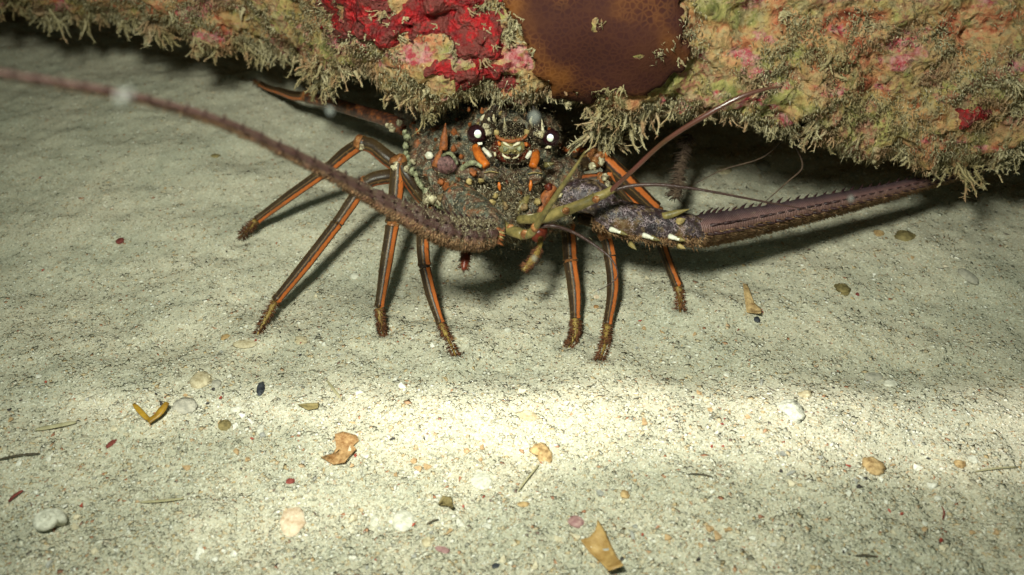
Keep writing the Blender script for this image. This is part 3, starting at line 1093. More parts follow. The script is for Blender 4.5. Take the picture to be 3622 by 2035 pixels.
# orange first segments of the antennules with their white edges, olive second ones
for o_path, w_path, s2, o2, r in (([P(1683, 520, .470), P(1695, 552, .466), P(1722, 588, .463)], [P(1709, 526, .4665), P(1724, 541, .465), P(1737, 556, .465)], (1737, 618), [P(1765, 645, .463), P(1768, 675, .464)], .0023),
                                  ([P(1895, 538, .472), P(1893, 562, .467), P(1884, 590, .464)], [P(1877, 537, .468), P(1870, 549, .467), P(1862, 561, .467)], (1893, 622), [P(1878, 638, .464), P(1875, 676, .465)], .0022)):
    j = add_tube("antennule_base", o_path, [r * 0.85, r, r * 0.85], M_BRIGHTORANGE, lob, n=16, sides=16)
    add_tube("white_edge", w_path, [.0009, .0011, .0009], M_WHITE, j, n=8, sides=10)
    V, F = sphere_vf(P(s2[0], s2[1], .467), (.0044, .0036, .0040), 20, 14, 0.22, s2[0])
    g = add("antennule_knuckle", V, F, M_SHELL, lob)
    q = P(s2[0], s2[1] - 13, .4625)
    add_tube("ring", [q + np.array([-.0035, 0, -.0010]), q + np.array([0, -.0012, .0004]), q + np.array([.0035, 0, -.0010])], [.0002, .0003, .0002], M_KNOB, g, n=10, sides=8)
    add_tube("orange_stripe", o2, [.0005, .0010, .0004], M_BRIGHTORANGE, lob, n=8, sides=10)

# silt and fine hair caught on the brow, the face and round the eyestalks
fu_, fv_ = rng.normal(1812, 75, 1500), rng.normal(500, 60, 1500)
out_ = (np.hypot(fu_ - 1686, fv_ - 476) > 40) & (np.hypot(fu_ - 1950, fv_ - 488) > 38)
fu_, fv_ = fu_[out_], fv_[out_]
V, F = cones(P(fu_, fv_, 0.4672) + rng.normal(0, 0.0009, (len(fu_), 3)), np.array([0, -0.6, -0.3]) + rng.normal(0, 0.8, (len(fu_), 3)), rng.uniform(.0005, .0017, len(fu_)), rng.uniform(.00010, .00028, len(fu_)))
o = add("face_hair", V, F, M_FUZZ, lob, smooth=False)
o["kind"] = "stuff"

# white barnacle spot on the cheek
V, F = sphere_vf(P(1519, 551, .489), (.0021, .0018, .0020), 18, 12, 0.16, 3)
o = add("barnacle", V, F, M_WHITE, lob)
tag(o, "round white barnacle on the lobster's cheek")
# lumps and pale rims round the mouth parts
M_LUMP = mat_mottled('brown_lump', (0.06, 0.04, 0.02), (0.30, 0.20, 0.09), 420, 0.5, 0.0005)
for u, v, d, r, mt in ((1658, 642, .466, .0018, M_KNOB), (1700, 640, .463, .0019, M_KNOB), (1705, 705, .462, .0018, M_KNOB), (1753, 695, .461, .0018, M_KNOB), (1740, 716, .461, .0019, M_KNOB),
                       (1728, 770, .456, .0018, M_KNOB), (1777, 782, .457, .0016, M_KNOB), (1618, 705, .468, .0017, M_KNOB), (1674, 612, .462, .0026, M_DULLORANGE), (1560, 645, .472, .0018, M_DULLORANGE),
                       (1600, 655, .470, .0020, M_DULLORANGE), (1790, 730, .461, .0022, M_DULLORANGE), (1855, 732, .462, .0020, M_DULLORANGE), (1560, 700, .470, .0024, M_DULLORANGE), (1980, 690, .465, .0014, M_CREAM), (1940, 660, .468, .0022, M_REDDARK),
                       (1960, 735, .464, .0024, M_DULLORANGE), (1900, 715, .464, .0021, M_KNOB), (1680, 745, .464, .0019, M_OLIVE), (1640, 760, .464, .0019, M_DULLORANGE)):
    r *= 0.74
    if mt is M_DULLORANGE and v > 650:
        mt = M_LUMP
    V, F = sphere_vf(P(u, v, d + r * 0.9), (r * 1.05, r * .9, r * 1.1), 14, 10, 0.5, u + v)
    add("knob", V, F, mt, lob)
add_tube("cup_rim", [P(1618, 625, .470), P(1640, 592, .466), P(1672, 576, .463), (P(1704, 590, .462))], [.0008, .0013, .0013, .0009], M_GREENCREAM, lob, n=20, sides=10)
V, F = sphere_vf(P(1660, 612, .4695), (.0062, .004, .0042), 20, 14, 0.10, 12)
add("antenna_socket", V, F, M_SHELL, lob)
add_tube("cup_rim", [P(1560, 552, .486), P(1590, 543, .483), P(1608, 560, .480), P(1618, 582, .479)], [.0006, .0010, .0010, .0007], M_GREENCREAM, lob, n=18, sides=8)
V, F = sphere_vf(P(1576, 580, .490), (.0070, .005, .0056), 20, 14, 0.10, 13)
o = add("cheek_mound", V, F, mat_mottled("rosy_shell", (0.05, 0.022, 0.022), (0.24, 0.12, 0.11), 420, 0.6, 0.0006), lob)
# pale spotted skirt along the carapace's lower left edge
sk = catmull([P(1428, 470, .512), P(1440, 540, .506), P(1456, 590, .500), P(1478, 640, .493), P(1512, 690, .486), P(1548, 720, .480), P(1590, 745, .474)], 26)
for k, q in enumerate(sk):
    r = random.uniform(.0010, .0019)
    V, F = sphere_vf(q + rng.normal(0, 0.0005, 3), (r, r, r * 1.3), 12, 8, 0.35, k)
    add("skirt_plate", V, F, M_GREENCREAM, lob)
# overlapping mouthparts: jointed palps folded across the front
for k, (pts, r, mt) in enumerate((([(1700, 690), (1735, 740), (1790, 790)], .0030, M_PURPLE), ([(1640, 680), (1690, 730), (1750, 760)], .0026, M_DULLORANGE), ([(1600, 735), (1670, 770), (1735, 775)], .0028, M_PURPLE),
                                ([(1850, 790), (1880, 740), (1930, 700)], .0028, M_SHELL), ([(1820, 760), (1850, 720), (1870, 690)], .0024, M_OLIVE), ([(1960, 660), (1930, 700), (1905, 760)], .0028, M_DULLORANGE),
                                ([(1560, 640), (1600, 680), (1660, 700)], .0026, M_DULLORANGE), ([(1590, 770), (1640, 752), (1700, 757)], .0022, M_REDDARK), ([(1520, 600), (1545, 660), (1585, 720)], .0028, M_SHELL), ([(1770, 700), (1775, 740), (1785, 770)], .0022, M_OLIVE))):
    add_tube("mouthpart", [P(u, v, .4665 + 0.00003 * abs(u - 1780) + (0.008 if u < 1600 else 0)) for u, v in pts], [r * 0.7, r, r * 0.4], mt, lob, n=18, sides=12)
# combed hair strands over the mouth parts
sb = []
for k in range(3600):
    u, v = random.gauss(1760, 130), random.gauss(725, 60)
    sb.append(P(u, v, .463 + 0.00006 * abs(u - 1780)))
sb = np.array(sb)
V, F = cones(sb, np.tile([0.3, -0.5, -0.8], (3600, 1)) + rng.normal(0, 0.7, (3600, 3)), rng.uniform(.0015, .0045, 3600), rng.uniform(.00012, .00026, 3600))
o = add("mouth_hair", V, F, M_FUZZ, lob, smooth=False)
o["kind"] = "stuff"


# ---- walking legs
def flare(rads, n):
    r = np.interp(np.linspace(0, 1, n), np.linspace(0, 1, len(rads)), rads)
    t = np.linspace(0, 1, n)
    r = r * (1 + 0.22 * np.exp(-((t - 1) / 0.05) ** 2) + 0.14 * np.exp(-(t / 0.05) ** 2) - 0.75 * np.exp(-((t - 1.0) / 0.012) ** 2) - 0.6 * np.exp(-(t / 0.012) ** 2))
    return r


def hexp(th):
    return 1.0 + 0.05 * math.cos(6 * th)


def seg(name, pts, rads, mat, parent, n=34, roll=0.0, aspect=1.0):
    c = catmull(pts, n)
    V, F, U = tube(c, flare(np.array(rads) * 1.12, n), sides=20, aspect=aspect, roll=0.0, resample=False, profile=hexp)
    if roll:
        U = [((u + roll) % 1.0, v) for u, v in U]
        # keep each face's u values together across the seam
        out, k = [], 0
        for f in F:
            us = U[k:k + len(f)]
            mx = max(a for a, _ in us)
            out += [((a + 1.0 if mx - a > 0.5 else a), b) for a, b in us]
            k += len(f)
        U = out
    return add(name, V, F, mat, parent, uvs=U)


def bristles(path, rad, n, length, parent, mat=None, start=0.0):
    c = catmull(path, 40)
    i = rng.integers(int(start * 38), 39, n)
    tan = c[np.clip(i + 1, 0, 39)] - c[np.clip(i - 1, 0, 39)]
    tan /= np.linalg.norm(tan, axis=1)[:, None] + 1e-12
    side = rng.normal(size=(n, 3))
    side -= tan * np.sum(side * tan, axis=1)[:, None]
    side /= np.linalg.norm(side, axis=1)[:, None]
    b = c[i] + tan * rng.uniform(-1, 1, n)[:, None] * 0.0004 + side * rad * 0.85
    V, F = cones(b, side + tan * 0.45, rng.uniform(0.5, 1.1, n) * length, np.full(n, length * 0.095))
    o = add("bristles", V, F, mat or M_HAIR, parent, smooth=False)
    o["kind"] = "stuff"
    return o


def leg(upper, mid, lower, tip, rads, roll=0.0, top_mat=None, top_asp=1.0, nbr=150, mid_mat=None):
    """upper, mid, lower, tip: lists of points (joint to joint); rads: radii of the four stretches"""
    top = seg("walking_leg", upper, rads[0], top_mat or M_LEGTOP, lob, roll=roll, aspect=top_asp)
    a = seg("knee_segment", mid, rads[1], mid_mat or M_LEG, top, roll=roll)
    b = seg("shin_segment", lower, rads[2], M_LEG, top, n=44, roll=roll)
    c = add_tube("claw", tip, [rads[3][0], (rads[3][0] + rads[3][1]) * 0.52, rads[3][1], rads[3][1] * 0.4], M_CLAW, top, n=16, sides=12)
    bristles(tip, rads[3][0], int(nbr * 1.6), 0.0030, top)
    bristles(lower, rads[2][-1] * 1.05, int(nbr * 0.5), 0.0018, top, start=0.45)
    bristles(lower, rads[2][0] * 1.12, int(nbr * 0.7), 0.0010, top, M_FUZZ)
    bristles(mid, rads[1][0] * 1.12, int(nbr * 0.4), 0.0010, top, M_FUZZ)
    # swollen joint ring at the knee and at the shin
    for q, r in ((upper[-1], rads[1][0] * 1.34), (lower[0], rads[2][0] * 1.10)):
        V, F = sphere_vf(q, (r, r * 0.95, r * 0.95), 16, 12, 0.22, int(r * 1e5))
        add("joint", V, F, M_JOINT if r > 0.0031 else M_DARK, top)
    return top


def GG(*uvz):
    return [G(u, v, z) for u, v, z in uvz]


mm = 0.001
# back left, stretched away behind
leg(GG((1425, 452, .050), (1370, 425, .048), (1220, 380, .040), (1085, 342, .030)), GG((1080, 342, .030), (1035, 338, .024), (985, 322, .016)),
    GG((985, 322, .016), (950, 312, .012), (925, 300, .009)), [G(925, 300, .009), foot(905, 292, .003), foot(890, 284)],
    [[3.9 * mm, 3.6 * mm, 3.3 * mm], [2.9 * mm, 2.9 * mm, 2.2 * mm], [2.1 * mm, 1.9 * mm], [1.6 * mm, .8 * mm]], top_mat=M_MOTTLE, nbr=40)
# left, knee high
leg(GG((1430, 600, .042), (1370, 560, .048), (1320, 520, .052), (1280, 506, .053)), GG((1276, 508, .052), (1222, 545, .045), (1160, 598, .037)),
    GG((1158, 600, .037), (1030, 690, .023), (905, 782, .009)), [G(905, 782, .011), G(880, 808, .006), foot(850, 838)],
    [[4.2 * mm, 3.8 * mm, 3.5 * mm], [3.3 * mm, 3.4 * mm, 2.9 * mm], [2.9 * mm, 2.7 * mm, 2.1 * mm], [2.0 * mm, 1.0 * mm]])
leg(GG((1470, 620, .036), (1400, 622, .046), (1330, 632, .047), (1290, 650, .045)), GG((1285, 655, .044), (1240, 722, .036), (1194, 789, .028)),
    GG((1194, 789, .028), (1085, 930, .017), (972, 1069, .008)), [G(972, 1069, .010), G(940, 1128, .006), foot(910, 1186)],
    [[4.0 * mm, 3.6 * mm, 3.2 * mm], [3.0 * mm, 3.1 * mm, 2.7 * mm], [2.8 * mm, 2.8 * mm, 2.2 * mm], [1.7 * mm, .8 * mm]])
leg(GG((1535, 725, .034), (1500, 700, .042), (1445, 630, .054), (1412, 575, .060)), GG((1408, 578, .060), (1402, 670, .050), (1388, 795, .038)),
    GG((1388, 797, .038), (1366, 930, .024), (1341, 1092, .009)), [G(1341, 1092, .012), G(1348, 1140, .007), foot(1356, 1186)],
    [[3.9 * mm, 3.9 * mm, 3.1 * mm], [3.4 * mm, 3.6 * mm, 3.2 * mm], [3.1 * mm, 3.0 * mm, 2.1 * mm], [1.8 * mm, .9 * mm]], nbr=190)
leg(GG((1590, 790, .032), (1565, 752, .044), (1545, 742, .048), (1528, 742, .048)), GG((1526, 744, .048), (1502, 790, .044), (1496, 870, .034), (1502, 945, .027)),
    GG((1502, 947, .027), (1526, 1045, .017), (1560, 1148, .008)), [G(1560, 1148, .008), G(1588, 1205, .005), foot(1614, 1264)],
    [[3.4 * mm, 3.2 * mm, 2.8 * mm], [2.8 * mm, 3.2 * mm, 3.0 * mm, 2.8 * mm], [2.6 * mm, 2.6 * mm, 1.9 * mm], [1.5 * mm, .6 * mm]], nbr=200)
# right front pair
leg(GG((1985, 770, .035), (1998, 780, .037), (2008, 800, .037)), GG((2010, 802, .037), (2014, 860, .031), (2018, 925, .025)),
    GG((2018, 927, .025), (2032, 1030, .016), (2036, 1133, .008)), [G(2036, 1133, .008), G(2034, 1180, .005), foot(2012, 1230)],
    [[3.0 * mm, 3.2 * mm], [3.2 * mm, 3.5 * mm, 3.2 * mm], [3.1 * mm, 3.2 * mm, 2.2 * mm], [2.2 * mm, 1.0 * mm]], roll=0.0, nbr=260)
leg(GG((2060, 770, .034), (2110, 790, .038), (2140, 830, .037)), GG((2142, 835, .036), (2152, 870, .032), (2158, 905, .028)),
    GG((2158, 905, .028), (2168, 1020, .016), (2148, 1154, .006)), [G(2148, 1154, .006), G(2140, 1220, .004), foot(2116, 1284)],
    [[3.0 * mm, 3.2 * mm], [2.8 * mm, 2.8 * mm], [2.7 * mm, 2.8 * mm, 2.0 * mm], [2.0 * mm, .6 * mm]], roll=0.0, nbr=240)
# right back pair with the raised knees
leg(GG((1940, 575, .046), (2020, 570, .052), (2110, 556, .060)), GG((2118, 545, .061), (2215, 640, .048), (2322, 742, .032)),
    GG((2322, 745, .032), (2338, 850, .022), (2364, 930, .014), (2400, 1018, .008)), [G(2400, 1018, .008), G(2406, 1060, .005), foot(2406, 1108)],
    [[6.6 * mm, 6.8 * mm, 5.2 * mm], [4.0 * mm, 4.2 * mm, 3.2 * mm], [3.0 * mm, 2.7 * mm, 2.3 * mm], [2.1 * mm, 1.1 * mm]], roll=-0.03, top_asp=0.7, nbr=200)
leg(GG((1960, 665, .040), (2050, 655, .048), (2130, 640, .052)), GG((2140, 612, .053), (2200, 670, .042), (2256, 735, .032)),
    GG((2256, 738, .032), (2276, 790, .018), (2292, 840, .008)), [G(2292, 840, .008), G(2296, 855, .004), foot(2300, 868)],
    [[4.6 * mm, 5.0 * mm, 4.0 * mm], [3.3 * mm, 3.2 * mm, 2.8 * mm], [2.4 * mm, 2.0 * mm], [1.6 * mm, .9 * mm]], roll=-0.03, top_asp=0.8, nbr=60)
M_PAD = mat_mottled("mottled_joint_pad", (0.10, 0.06, 0.03), (0.62, 0.56, 0.36), 420, 0.4, 0.0004)
# small white and cream joint pieces where the legs meet the body
for u, v, d, r in ((1385, 452, .538, .0022), (1372, 446, .541, .0016), (1512, 702, .480, .0030), (1528, 706, .478, .0024), (1398, 590, .500, .0024), (1440, 600, .498, .0018), (1280, 522, .512, .0016), (1292, 664, .495, .0016),
                   (2128, 572, .497, .0020), (2140, 625, .492, .0020), (2150, 655, .490, .0018), (2098, 590, .495, .0020), (1412, 432, .535, .0020), (1556, 716, .474, .0018), (1462, 572, .500, .0016)):
    V, F = sphere_vf(P(u, v, d + r * 0.5), (r * 0.85, r * 0.8, r * 1.0), 14, 10, 0.55, u)
    add("joint_pad", V, F, M_PAD, lob)

# short feeding legs under the mouth
mx = add_tube("feeding_leg", [P(1905, 800, .470), P(1905, 838, .462)], [.0036, .0045, .0034], M_REDDARK, lob, n=12, sides=14)
add_tube("feeding_leg_tip", [P(1914, 842, .462), P(1905, 880, .459), P(1885, 920, .456), P(1850, 955, .453)], [.0014, .0013, .0020, .0012], M_CLAW, mx, n=20, sides=10)
bristles([P(1905, 880, .459), P(1885, 920, .456), P(1850, 955, .453)], .0016, 300, .0026, mx)
mx = add_tube("feeding_leg", [P(1650, 880, .446), P(1645, 920, .442), P(1640, 955, .440)], [.0018, .0022, .0010], M_REDDARK, lob, n=14, sides=12)
bristles([P(1650, 890, .445), P(1640, 955, .440)], .0018, 160, .0026, mx)


# ---- antennae
def flag_mat(name, base, stripe, ring, fringe):
    m = Mat(name, 0.42, 0.4)
    u, v, _ = m.sep(m.uv())
    c = m.ramp(m.math('ADD', u, m.math('MULTIPLY', m.math('SUBTRACT', m.noise(300, 3), 0.5), 0.04)), base)
    w = m.n.new("ShaderNodeTexWave")
    w.inputs["Scale"].default_value = ring
    w.bands_direction = 'Y'
    w.inputs["Distortion"].default_value = 0.6
    m.lk(m.uv(), w.inputs["Vector"])
    c = m.mix(m.ramp(w.outputs["Fac"], [(0.2, 0.5), (0.6, 0.0)]), c, stripe)
    c = m.mix(m.ramp(m.noise(700, 3), [(0.60, 0.0), (0.72, 0.4)]), c, (0.34, 0.26, 0.17))
    m.color(c)
    m.bump(m.math('ADD', w.outputs["Fac"], m.math('MULTIPLY', m.noise(900, 3), 1.2)), 0.0002)
    return m.m


M_FLAG = flag_mat("ringed_antenna", [(0.0, (0.04, 0.03, 0.04)), (0.28, (0.035, 0.026, 0.034)), (0.37, (0.085, 0.052, 0.058)), (0.44, (0.20, 0.105, 0.098)), (0.58, (0.23, 0.12, 0.09)), (0.68, (0.20, 0.11, 0.055)), (1.0, (0.10, 0.05, 0.03))],
                  (0.06, 0.032, 0.032), 330, 0)
M_FLAGL = flag_mat("dusty_antenna", [(0.0, (0.13, 0.05, 0.04)), (0.30, (0.19, 0.075, 0.055)), (0.38, (0.28, 0.13, 0.08)), (0.43, (0.26, 0.14, 0.09)), (0.48, (0.085, 0.036, 0.032)), (0.64, (0.11, 0.055, 0.045)), (0.75, (0.06, 0.03, 0.03)), (1.0, (0.08, 0.04, 0.04))],
                   (0.09, 0.05, 0.045), 420, 0)
M_FRINGE = mat_mottled("brown_fringe", (0.16, 0.075, 0.035), (0.36, 0.22, 0.11), 250, 0.75)


def frame(c, i):
    t = c[min(i + 1, len(c) - 1)] - c[max(i - 1, 0)]
    t /= np.linalg.norm(t)
    n = CAM - c[i]
    n /= np.linalg.norm(n)
    n = n - t * (n @ t)
    n /= np.linalg.norm(n)
    return t, n, np.cross(t, n)


def antenna(name, path, rads, mat, label, rows, fringe_ang, nfr, step=3, N=150, slen=0.0030, frl=0.0032, rough=0.06, dust=0):
    V, F, U = tube(path, rads, n=N * 2, sides=22, profile=lambda th: 1 + 0.07 * math.cos(5 * th) + 0.05 * math.cos(2 * th + 1))
    V = np.array(V)
    cc = np.repeat(catmull(path, N * 2), 22, axis=0)
    V = cc + (V - cc) * (1 + rough * fbm(V, 260, 3, 77))[:, None]
    o = add(name, V, F, mat, lob, uvs=U)
    tag(o, label)
    c = catmull(path, N)
    rad = np.interp(np.linspace(0, len(rads) - 1, N), np.arange(len(rads)), rads)
    smesh = None
    k = 0
    for ang, off in rows:
        for i in range(4 + off, N - 8, step):
            if k >= 150:
                break
            t, n, b = frame(c, i)
            sd = n * math.cos(ang) + b * math.sin(ang)
            base_ = c[i] + sd * rad[i] * 0.92
            if smesh is None:
                V, F, U = tube([(0, 0, -0.05), (0.35, 0, 0.35), (1.0, 0, 0.8)], [0.26, 0.19, 0.02], n=5, sides=7, ref=(0, 1, 0))
                smesh = mesh_from("antenna_spine", V, F)
                smesh.materials.append(M_BLACKSPINE)
            s = link("antenna_spine", smesh, None, o)
            Mx = Matrix(((t[0], b[0], sd[0]), (t[1], b[1], sd[1]), (t[2], b[2], sd[2])))
            # the spine leans along the flagellum: z axis outwards, x axis towards the tip
            ydir = np.cross(sd, t)
            Mx = Matrix(((t[0], ydir[0], sd[0]), (t[1], ydir[1], sd[1]), (t[2], ydir[2], sd[2])))
            s.rotation_euler = Mx.to_euler()
            sc_ = slen * (0.30 + 0.70 * rad[i] / max(rads)) * random.uniform(0.8, 1.15)
            s.scale = (sc_, sc_, sc_ * 0.9)
            s.location = tuple(base_ - np.array(lob.location) - np.array(o.location))
            k += 1
    if dust:
        i = (rng.integers(1, N - 20, dust) * rng.uniform(0.1, 1, dust)).astype(int) + 1
        ang = rng.uniform(-2.0, 2.0, dust)
        B, D = [], []
        for q, a in zip(i, ang):
            t, n, b = frame(c, q)
            sd = n * math.cos(a) + b * math.sin(a)
            B.append(c[q] + sd * rad[q] * 0.95 + t * random.uniform(-1, 1) * 0.001)
            D.append(sd * 0.8 + t * 0.5 + rng.normal(0, 0.5, 3))
        V, F = cones(np.array(B), np.array(D), rad[i] * rng.uniform(0.10, 0.35, dust), rad[i] * rng.uniform(0.02, 0.05, dust))
        f_ = add("antenna_silt", V, F, M_FUZZ, o, smooth=False)
        f_["kind"] = "stuff"
    if nfr:
        i = rng.integers(2, N - 6, nfr)
        i = (i * rng.uniform(0.3, 1, nfr)).astype(int) + 1
        B, D, Ls = [], [], []
        for q in i:
            t, n, b = frame(c, q)
            a = fringe_ang + random.gauss(0, 0.35)
            sd = n * math.cos(a) + b * math.sin(a)
            B.append(c[q] + sd * rad[q] * 0.85)
            D.append(sd + t * 0.8 + rng.normal(0, 0.15, 3))
            Ls.append(frl * (0.25 + 0.75 * rad[q] / max(rads)) * random.uniform(0.6, 1.1))
        V, F = cones(np.array(B), np.array(D), np.array(Ls), np.array(Ls) * 0.12)
        f_ = add("antenna_fringe", V, F, M_FRINGE, o, smooth=False)
        f_["kind"] = "stuff"
    return o


# right antenna: two thick base segments, then the long ringed lash
s1 = add_tube("antenna_base", [P(1985, 705, .474), P(2045, 692, .472), P(2105, 702, .470), P(2148, 738, .470)], [.0066, .0082, .0080, .0066], M_PURPLE, lob, n=36, sides=24)
s2 = add_tube("antenna_base", [P(2110, 748, .470), P(2180, 768, .469), P(2260, 785, .470), P(2350, 805, .472), P(2440, 815, .474), P(2475, 812, .475)], [.0062, .0086, .0083, .0082, .0080, .0068], M_PURPLE, lob, n=44, sides=24)
for u, v, tu, tv in ((2182, 817, 2220, 832), (2298, 838, 2336, 852), (2390, 842, 2425, 852)):
    w_ = spine("white_spine", P(u - 22, v - 6, .4635), P(u + 14, v + 6, .4600), .0014, M_WHITE, s2, tip=0.5)
    spine("spine_tip", P(u + 8, v + 3, .4612), P(tu, tv, .4590), .0013, M_OLIVE, s2)
for a, b, r, mt in (((2345, 768), (2438, 740), .0022, M_OLIVE), ((2400, 785), (2425, 775), .0020, M_KNOB), ((2292, 772), (2300, 758), .0017, M_KNOB), ((2228, 862), (2252, 885), .0014, M_OLIVE), ((2400, 870), (2425, 880), .0014, M_KNOB)):
    spine("spine", P(*a, .466), P(*b, .463), r, mt, s2, sides=10)
# shaggy under-edge of the base segments
uu = rng.uniform(2090, 2480, 900)
vv = np.interp(uu, [2090, 2180, 2300, 2480], [800, 835, 858, 872]) + rng.normal(-14, 10, 900)
V, F = cones(P(uu, vv, 0.4655), np.tile([0.5, -0.2, -0.7], (900, 1)) + rng.normal(0, 0.3, (900, 3)), rng.uniform(.0012, .0034, 900), rng.uniform(.0002, .0005, 900))
o = add("base_fringe", V, F, M_FRINGE, s2, smooth=False)
o["kind"] = "stuff"
antenna("antenna", [P(2455, 815, .474), P(2600, 792, .482), P(2800, 752, .493), P(3000, 710, .506), P(3200, 664, .522), P(3380, 622, .540), P(3530, 588, .556)],
        [.0071, .0066, .0058, .0049, .0038, .0023, .0007], M_FLAG, "long ringed purple antenna running right under the rock's edge",
        [(-1.45, 0), (-0.15, 1), (0.42, 0)], 1.25, 4200, step=4, slen=0.0042, frl=0.0046)
# left antenna: thick base turned forward, then the lash sweeping up past the camera
s3 = add_tube("antenna_base", [P(1610, 700, .470), P(1670, 745, .462), P(1725, 795, .452), P(1742, 822, .446)], [.0085, .0088, .0080, .0060], M_SHELL, lob, n=34, sides=24)
antenna("antenna", [P(1742, 822, .446), P(1690, 828, .436), P(1620, 822, .424), P(1540, 800, .412), P(1440, 755, .396), P(1320, 696, .378), P(1180, 618, .352), P(1000, 530, .320), P(800, 438, .288), P(600, 376, .262), P(380, 325, .236), P(120, 282, .212), (P(-140, 238, .192))],
        [.0052, .0064, .0064, .0056, .0042, .0031, .0024, .0019, .0015, .00125, .0011, .0010, .0009], M_FLAGL, "long dusty brown antenna sweeping up to the left, out of focus close to the lens",
        [(1.45, 0), (0.5, 1), (-0.2, 0)], -1.2, 3600, step=4, slen=0.0036, frl=0.0040, rough=0.16, dust=7000)
for k in range(7):
    a = P(1740 + random.uniform(-8, 12), 810 + k * 6, .440)
    spine("spine", a, a + np.array([.0045, -.001, -.0005 - k * 0.0004]), .0013, M_KNOB if k % 2 else M_DULLORANGE, s3, n=5)


# ---- antennules
def whisker(name, path, rads, mat, parent, n=60, sides=10):
    return add_tube(name, path, rads, mat, parent, n=n, sides=sides)


m = Mat("red_brown_whip", 0.25, 0.6)
m.color(m.ramp(m.noise(60, 2), [(0.35, (0.065, 0.030, 0.014)), (0.65, (0.10, 0.034, 0.026))]))
M_WHIP = m.m
M_DWHIP = mat_mottled("dark_whip", (0.028, 0.014, 0.012), (0.060, 0.030, 0.024), 200, 0.3)
an = add_tube("antennule", [P(1835, 778, .460), P(1920, 770, .452), P(2000, 745, .446)], [.0020, .0028, .0027], M_OLIVE, lob, n=20, sides=14)
add_tube("antennule_segment", [P(2000, 745, .446), P(2060, 722, .443), P(2105, 700, .441)], [.0026, .0024, .0023], M_OLIVE, an, n=16, sides=14)
add_tube("antennule_segment", [P(2105, 700, .441), P(2135, 688, .440), P(2170, 668, .438)], [.0022, .0020, .0018], M_OLIVE, an, n=14, sides=14)
add_tube("white_edge", [P(1845, 772, .4575), P(1880, 764, .4545), P(1915, 762, .4500)], [.0007, .0010, .0004], M_CREAM, an, n=8, sides=8)
for q in ((2002, 747, .4435), (2108, 706, .4388)):
    V, F = sphere_vf(P(*q), (.0018, .0013, .0019), 12, 8, 0.1, 1)
    add("joint", V, F, M_JOINT, an)
whisker("whip", [P(2160, 676, .438), P(2240, 602, .430), P(2350, 502, .420), P(2480, 418, .412), P(2600, 352, .407), P(2690, 320, .405), P(2768, 306, .404)], [.0012, .0011, .0011, .0012, .0011, .0009, .0003], M_WHIP, an)
whisker("whip", [P(2165, 672, .438), P(2250, 656, .436), P(2350, 655, .434), P(2480, 672, .432), P(2650, 704, .431), P(2800, 732, .430), P(2955, 762, .430)], [.0010, .0009, .0008, .0006, .0005, .0003, .0001], M_DWHIP, an)
an = add_tube("antennule", [P(1772, 790, .460), P(1800, 812, .452), P(1850, 830, .446)], [.0021, .0026, .0026], M_OLIVE, lob, n=16, sides=14)
add_tube("antennule_segment", [P(1850, 830, .446), P(1875, 826, .443), P(1895, 805, .440)], [.0024, .0021, .0019], M_OLIVE, an, n=14, sides=14)
for q in ((1806, 810, .4500), (1856, 830, .4435), (1892, 806, .4385)):
    V, F = sphere_vf(P(*q), (.0019, .0012, .0026), 12, 8, 0.1, 1)
    add("joint", V, F, M_JOINT, an)
whisker("whip", [P(1895, 803, .439), P(1935, 742, .425), P(1985, 665, .410), P(2030, 600, .398), P(2070, 535, .388)], [.0016, .0014, .0011, .0008, .0002], M_OLIVE, an)
whisker("whip", [P(1895, 803, .440), P(1960, 800, .438), P(2040, 828, .434), P(2120, 880, .430), P(2165, 920, .428), P(2185, 975, .426), P(2150, 1010, .425), P(2100, 1035, .425)], [.0010, .0009, .0007, .0006, .0004, .0003, .0002, .0001], M_DWHIP, an)

# ------------------------------------------------------------------ thin strands hanging behind the right legs
M_STRAND = mat_mottled("dark_strand", (0.05, 0.028, 0.020), (0.12, 0.08, 0.05), 300, 0.8)
for pts, r, label in (([P(2440, 480, .545), P(2412, 560, .545), P(2400, 640, .54), P(2385, 700, .535)], .0011, "thick fuzzy brown weed strand hanging from the rock behind the lobster's knees"),
                      ([P(2790, 470, .52), P(2700, 555, .53), P(2560, 600, .535), P(2450, 655, .54)], .0004, "thin brown thread slanting from the rock fringe down to the hanging weed strand"),
                      ([P(2815, 520, .51), P(2838, 590, .515), P(2790, 640, .52), P(2700, 720, .525)], .0005, "thin kinked dark thread hanging above the ringed antenna")):
    o = add_tube("weed_strand", pts, [r * 0.7, r, r * 0.9, r * 0.4], M_STRAND, None, n=40, sides=8)
    tag(o, label, "weed")
    if r > 0.001:
        bristles(pts, r, 420, 0.0060, o, M_STRAND)

# ------------------------------------------------------------------ things lying on the sand
PEB = {}


def pmat(name, c1, c2, scale=350, rough=0.75, c3=None):
    if name not in PEB:
        PEB[name] = mat_mottled(name, c1, c2, scale, rough, 0.0005, c3)
    return PEB[name]


